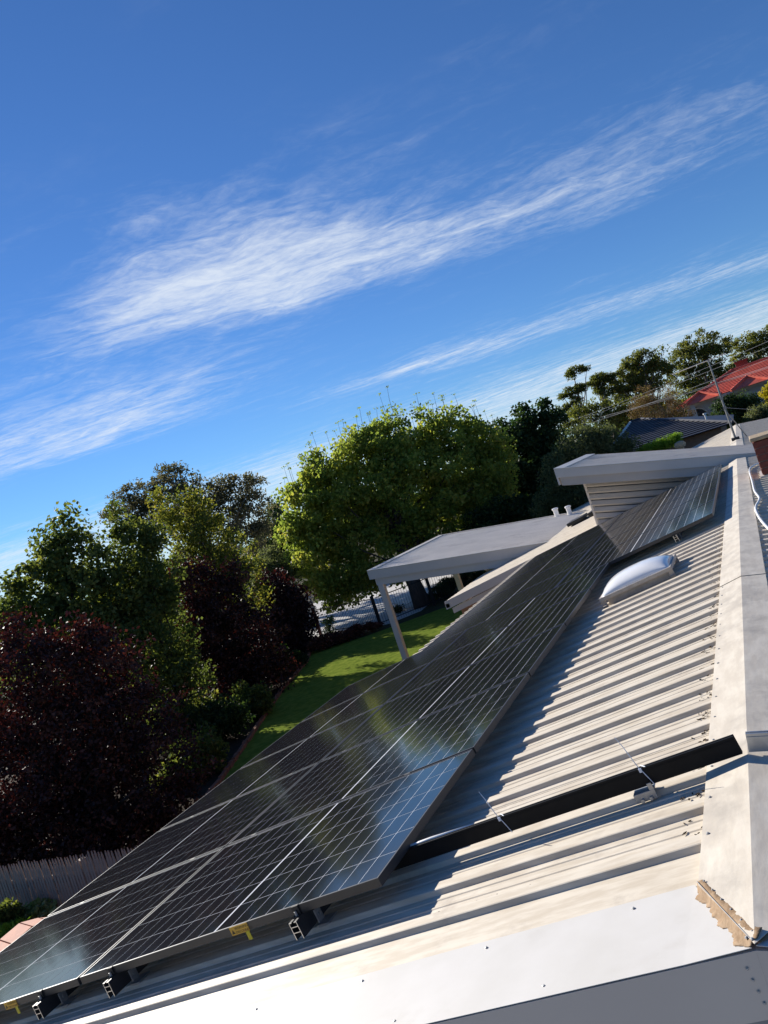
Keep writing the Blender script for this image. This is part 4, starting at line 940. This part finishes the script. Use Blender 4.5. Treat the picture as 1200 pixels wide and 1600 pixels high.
tree('gum_tree', 'small dark gum between the sparse one and the tall round one', 'tree', 80, [(935, 592, 13, 9), (950, 590, 12, 9), (938, 608, 10, 7), (928, 600, 8, 6)], 'gum_far', .30, 50, 2900, 'bark_gum', 42, .4, .5, flat=.6, trunk_r=.18, limbs=16, group=FG, tlo=0, thi=.5, base=at_dep(940, 650, 80)[:2])
tree('gum_tree', 'tall rounded gum with gaps in its crown beside the red roof', 'tree', 80,
     [(1005, 562, 28, 16), (985, 580, 26, 18), (1020, 585, 26, 20), (975, 600, 22, 18), (1005, 605, 28, 18), (960, 620, 22, 18), (1038, 575, 14, 12)],
     'gum_far', .30, 230, 12000, 'bark_gum', 43, .45, .62, flat=.65, trunk_r=.3, limbs=40, group=FG, inner=.5)
tree('gum_tree', 'big gum with a broken crown rising behind the red tiled roof', 'tree', 86,
     [(1090, 540, 32, 18), (1070, 560, 26, 20), (1115, 558, 28, 20), (1060, 590, 22, 18), (1100, 590, 30, 20), (1130, 580, 22, 20), (1075, 610, 30, 16), (1130, 540, 16, 12)],
     'gum_far', .32, 250, 12500, 'bark_gum', 44, .45, .66, flat=.65, trunk_r=.34, limbs=44, group=FG, inner=.5)
tree('gum_tree', 'gum at the picture side above the brick red chimney of the far house', 'tree', 88,
     [(1165, 535, 30, 18), (1195, 530, 28, 20), (1180, 560, 34, 20), (1215, 560, 40, 30), (1160, 565, 18, 16)], 'gum_far', .32, 190, 10000, 'bark_gum', 45, .45, .66, flat=.65, trunk_r=.34, limbs=30, group=FG, inner=.45)
tree('hedge', 'broad green scrub below the far gums', 'shrub', 66, [(930, 640, 28, 18), (960, 645, 30, 20), (990, 640, 30, 20), (1015, 645, 28, 22), (900, 655, 26, 18), (945, 665, 34, 16), (1040, 640, 26, 22), (1075, 640, 28, 18)], 'gum_far', .24, 230, 11000, 'bark_gum', 46, .5, .5, trunk_r=.12, limbs=14, tlo=0, thi=.7)
tree('bare_shrub', 'brown half bare shrubs in front of the far gums', 'shrub', 58, [(1005, 640, 20, 22), (1035, 640, 22, 24), (1060, 645, 18, 18), (1010, 620, 12, 18), (1048, 620, 10, 20), (1075, 655, 14, 12)], 'brown', .14, 150, 8000, 'bark_gum', 47, .35, .5, trunk_r=.06, limbs=60, inner=.1)
tree('conifer_shrub', 'dark spiky conifer shrub before the white house', 'shrub', 46, [(1140, 640, 24, 22), (1165, 635, 20, 18), (1125, 655, 18, 14), (1178, 622, 9, 9), (1150, 655, 26, 14)], 'dark', .20, 130, 9000, 'bark_dark', 48, .35, .4, trunk_r=.10, limbs=10)
tree('grey_shrub', 'rounded grey green bush beyond the far roof edge', 'shrub', 38, [(1190, 650, 22, 15), (1215, 650, 30, 20), (1178, 655, 12, 9)], 'olive', .13, 100, 8000, 'bark', 49, .4, .3, trunk_r=.07, limbs=6, tlo=.3, thi=1)
tree('yellow_shrub', 'bright yellow conifer beside the white house', 'shrub', 44, [(1202, 615, 9, 14), (1206, 600, 6, 8), (1204, 630, 11, 10)], 'yellow', .12, 40, 3000, 'bark', 51, .5, .28, trunk_r=.05, limbs=4)
tree('bright_shrub', 'bright lime green bush beside the dark tiled roof', 'shrub', 29.0, [(1036, 694, 22, 8), (1015, 702, 18, 8), (1052, 688, 12, 6)], 'bright', .09, 80, 7000, 'bark', 52, .3, .22, trunk_r=.05, limbs=6)
# low hedge in front of the iron fence, plants by the picket fence, shade shrubs under the maple
tree('box_hedge', 'low clipped bronze hedge along the iron fence', 'hedge', 31.2, [(510, 1003, 20, 10), (535, 996, 20, 10, .0), (560, 989, 20, 10, .1), (582, 983, 18, 10, .3), (495, 1008, 12, 9, -.3)], 'plum', .085, 200, 12000, 'bark_dark', 53, .6, .20, trunk_r=.02, limbs=0, tlo=.5, thi=1.)
tree('shade_shrub', 'dark shrub under the maple beside its trunk', 'shrub', 34.5, [(700, 925, 26, 20), (735, 905, 26, 20), (670, 940, 22, 12), (620, 958, 18, 8)], 'dark', .12, 120, 7000, 'bark_dark', 54, .5, .26, trunk_r=.05, limbs=8)
tree('flax_plant', 'spiky pale green plant by the red brown fence post', 'plant', 33.0, [(515, 973, 9, 8), (513, 985, 6, 8)], 'pale', .24, 22, 420, 'bark', 55, .16, .18, trunk_r=.03, limbs=4)
for i, (lb, lob, lf, sz) in enumerate((('pale leaved shrub against the picket fence', [(58, 1424, 16, 12), (76, 1428, 14, 12), (48, 1436, 14, 14)], 'pale', .075), ('dark green leafy plant against the fence, left of the pale one', [(8, 1424, 16, 12), (-12, 1436, 20, 14), (26, 1432, 14, 12), (12, 1450, 24, 18)], 'green', .07), ('grassy green plant behind the terracotta wall', [(14, 1462, 18, 14), (-8, 1474, 20, 14), (34, 1452, 12, 12)], 'bright', .10))):
    tree('garden_plant', lb, 'plant', 10.3-.22*i, lob, lf, sz, 60, 2400, 'bark_dark', 60+i, .55 if i < 2 else .2, .11, group='plants along the picket fence', trunk_r=.02, limbs=8, tlo=0 if i else .25, thi=.8 if i else 1.)
# woods closing the view far off
wd = np.random.default_rng(99)
pts = []; 
for i in range(520):
    a = wd.uniform(-1.15, .75)+YAW*0; r = wd.uniform(120, 190); c = np.array([CAM[0]+r*math.sin(a), CAM[1]+r*math.cos(a), G+wd.uniform(.5, 5.0)])
    pts.append(c+wd.normal(size=(60, 3))*np.array([3.2, 3.2, 1.2]))
pts = np.concatenate(pts); pts[:, 2] = np.maximum(pts[:, 2], G+.2)
o = leaf_mesh('woodland', pts, np.array([0, 0, .8]), 1.2, .8, L['dark'], None, wd.uniform(0, 1, len(pts)), 'stuff', 5)
tag(o, 'distant dark belt of woodland closing the horizon', 'woodland')
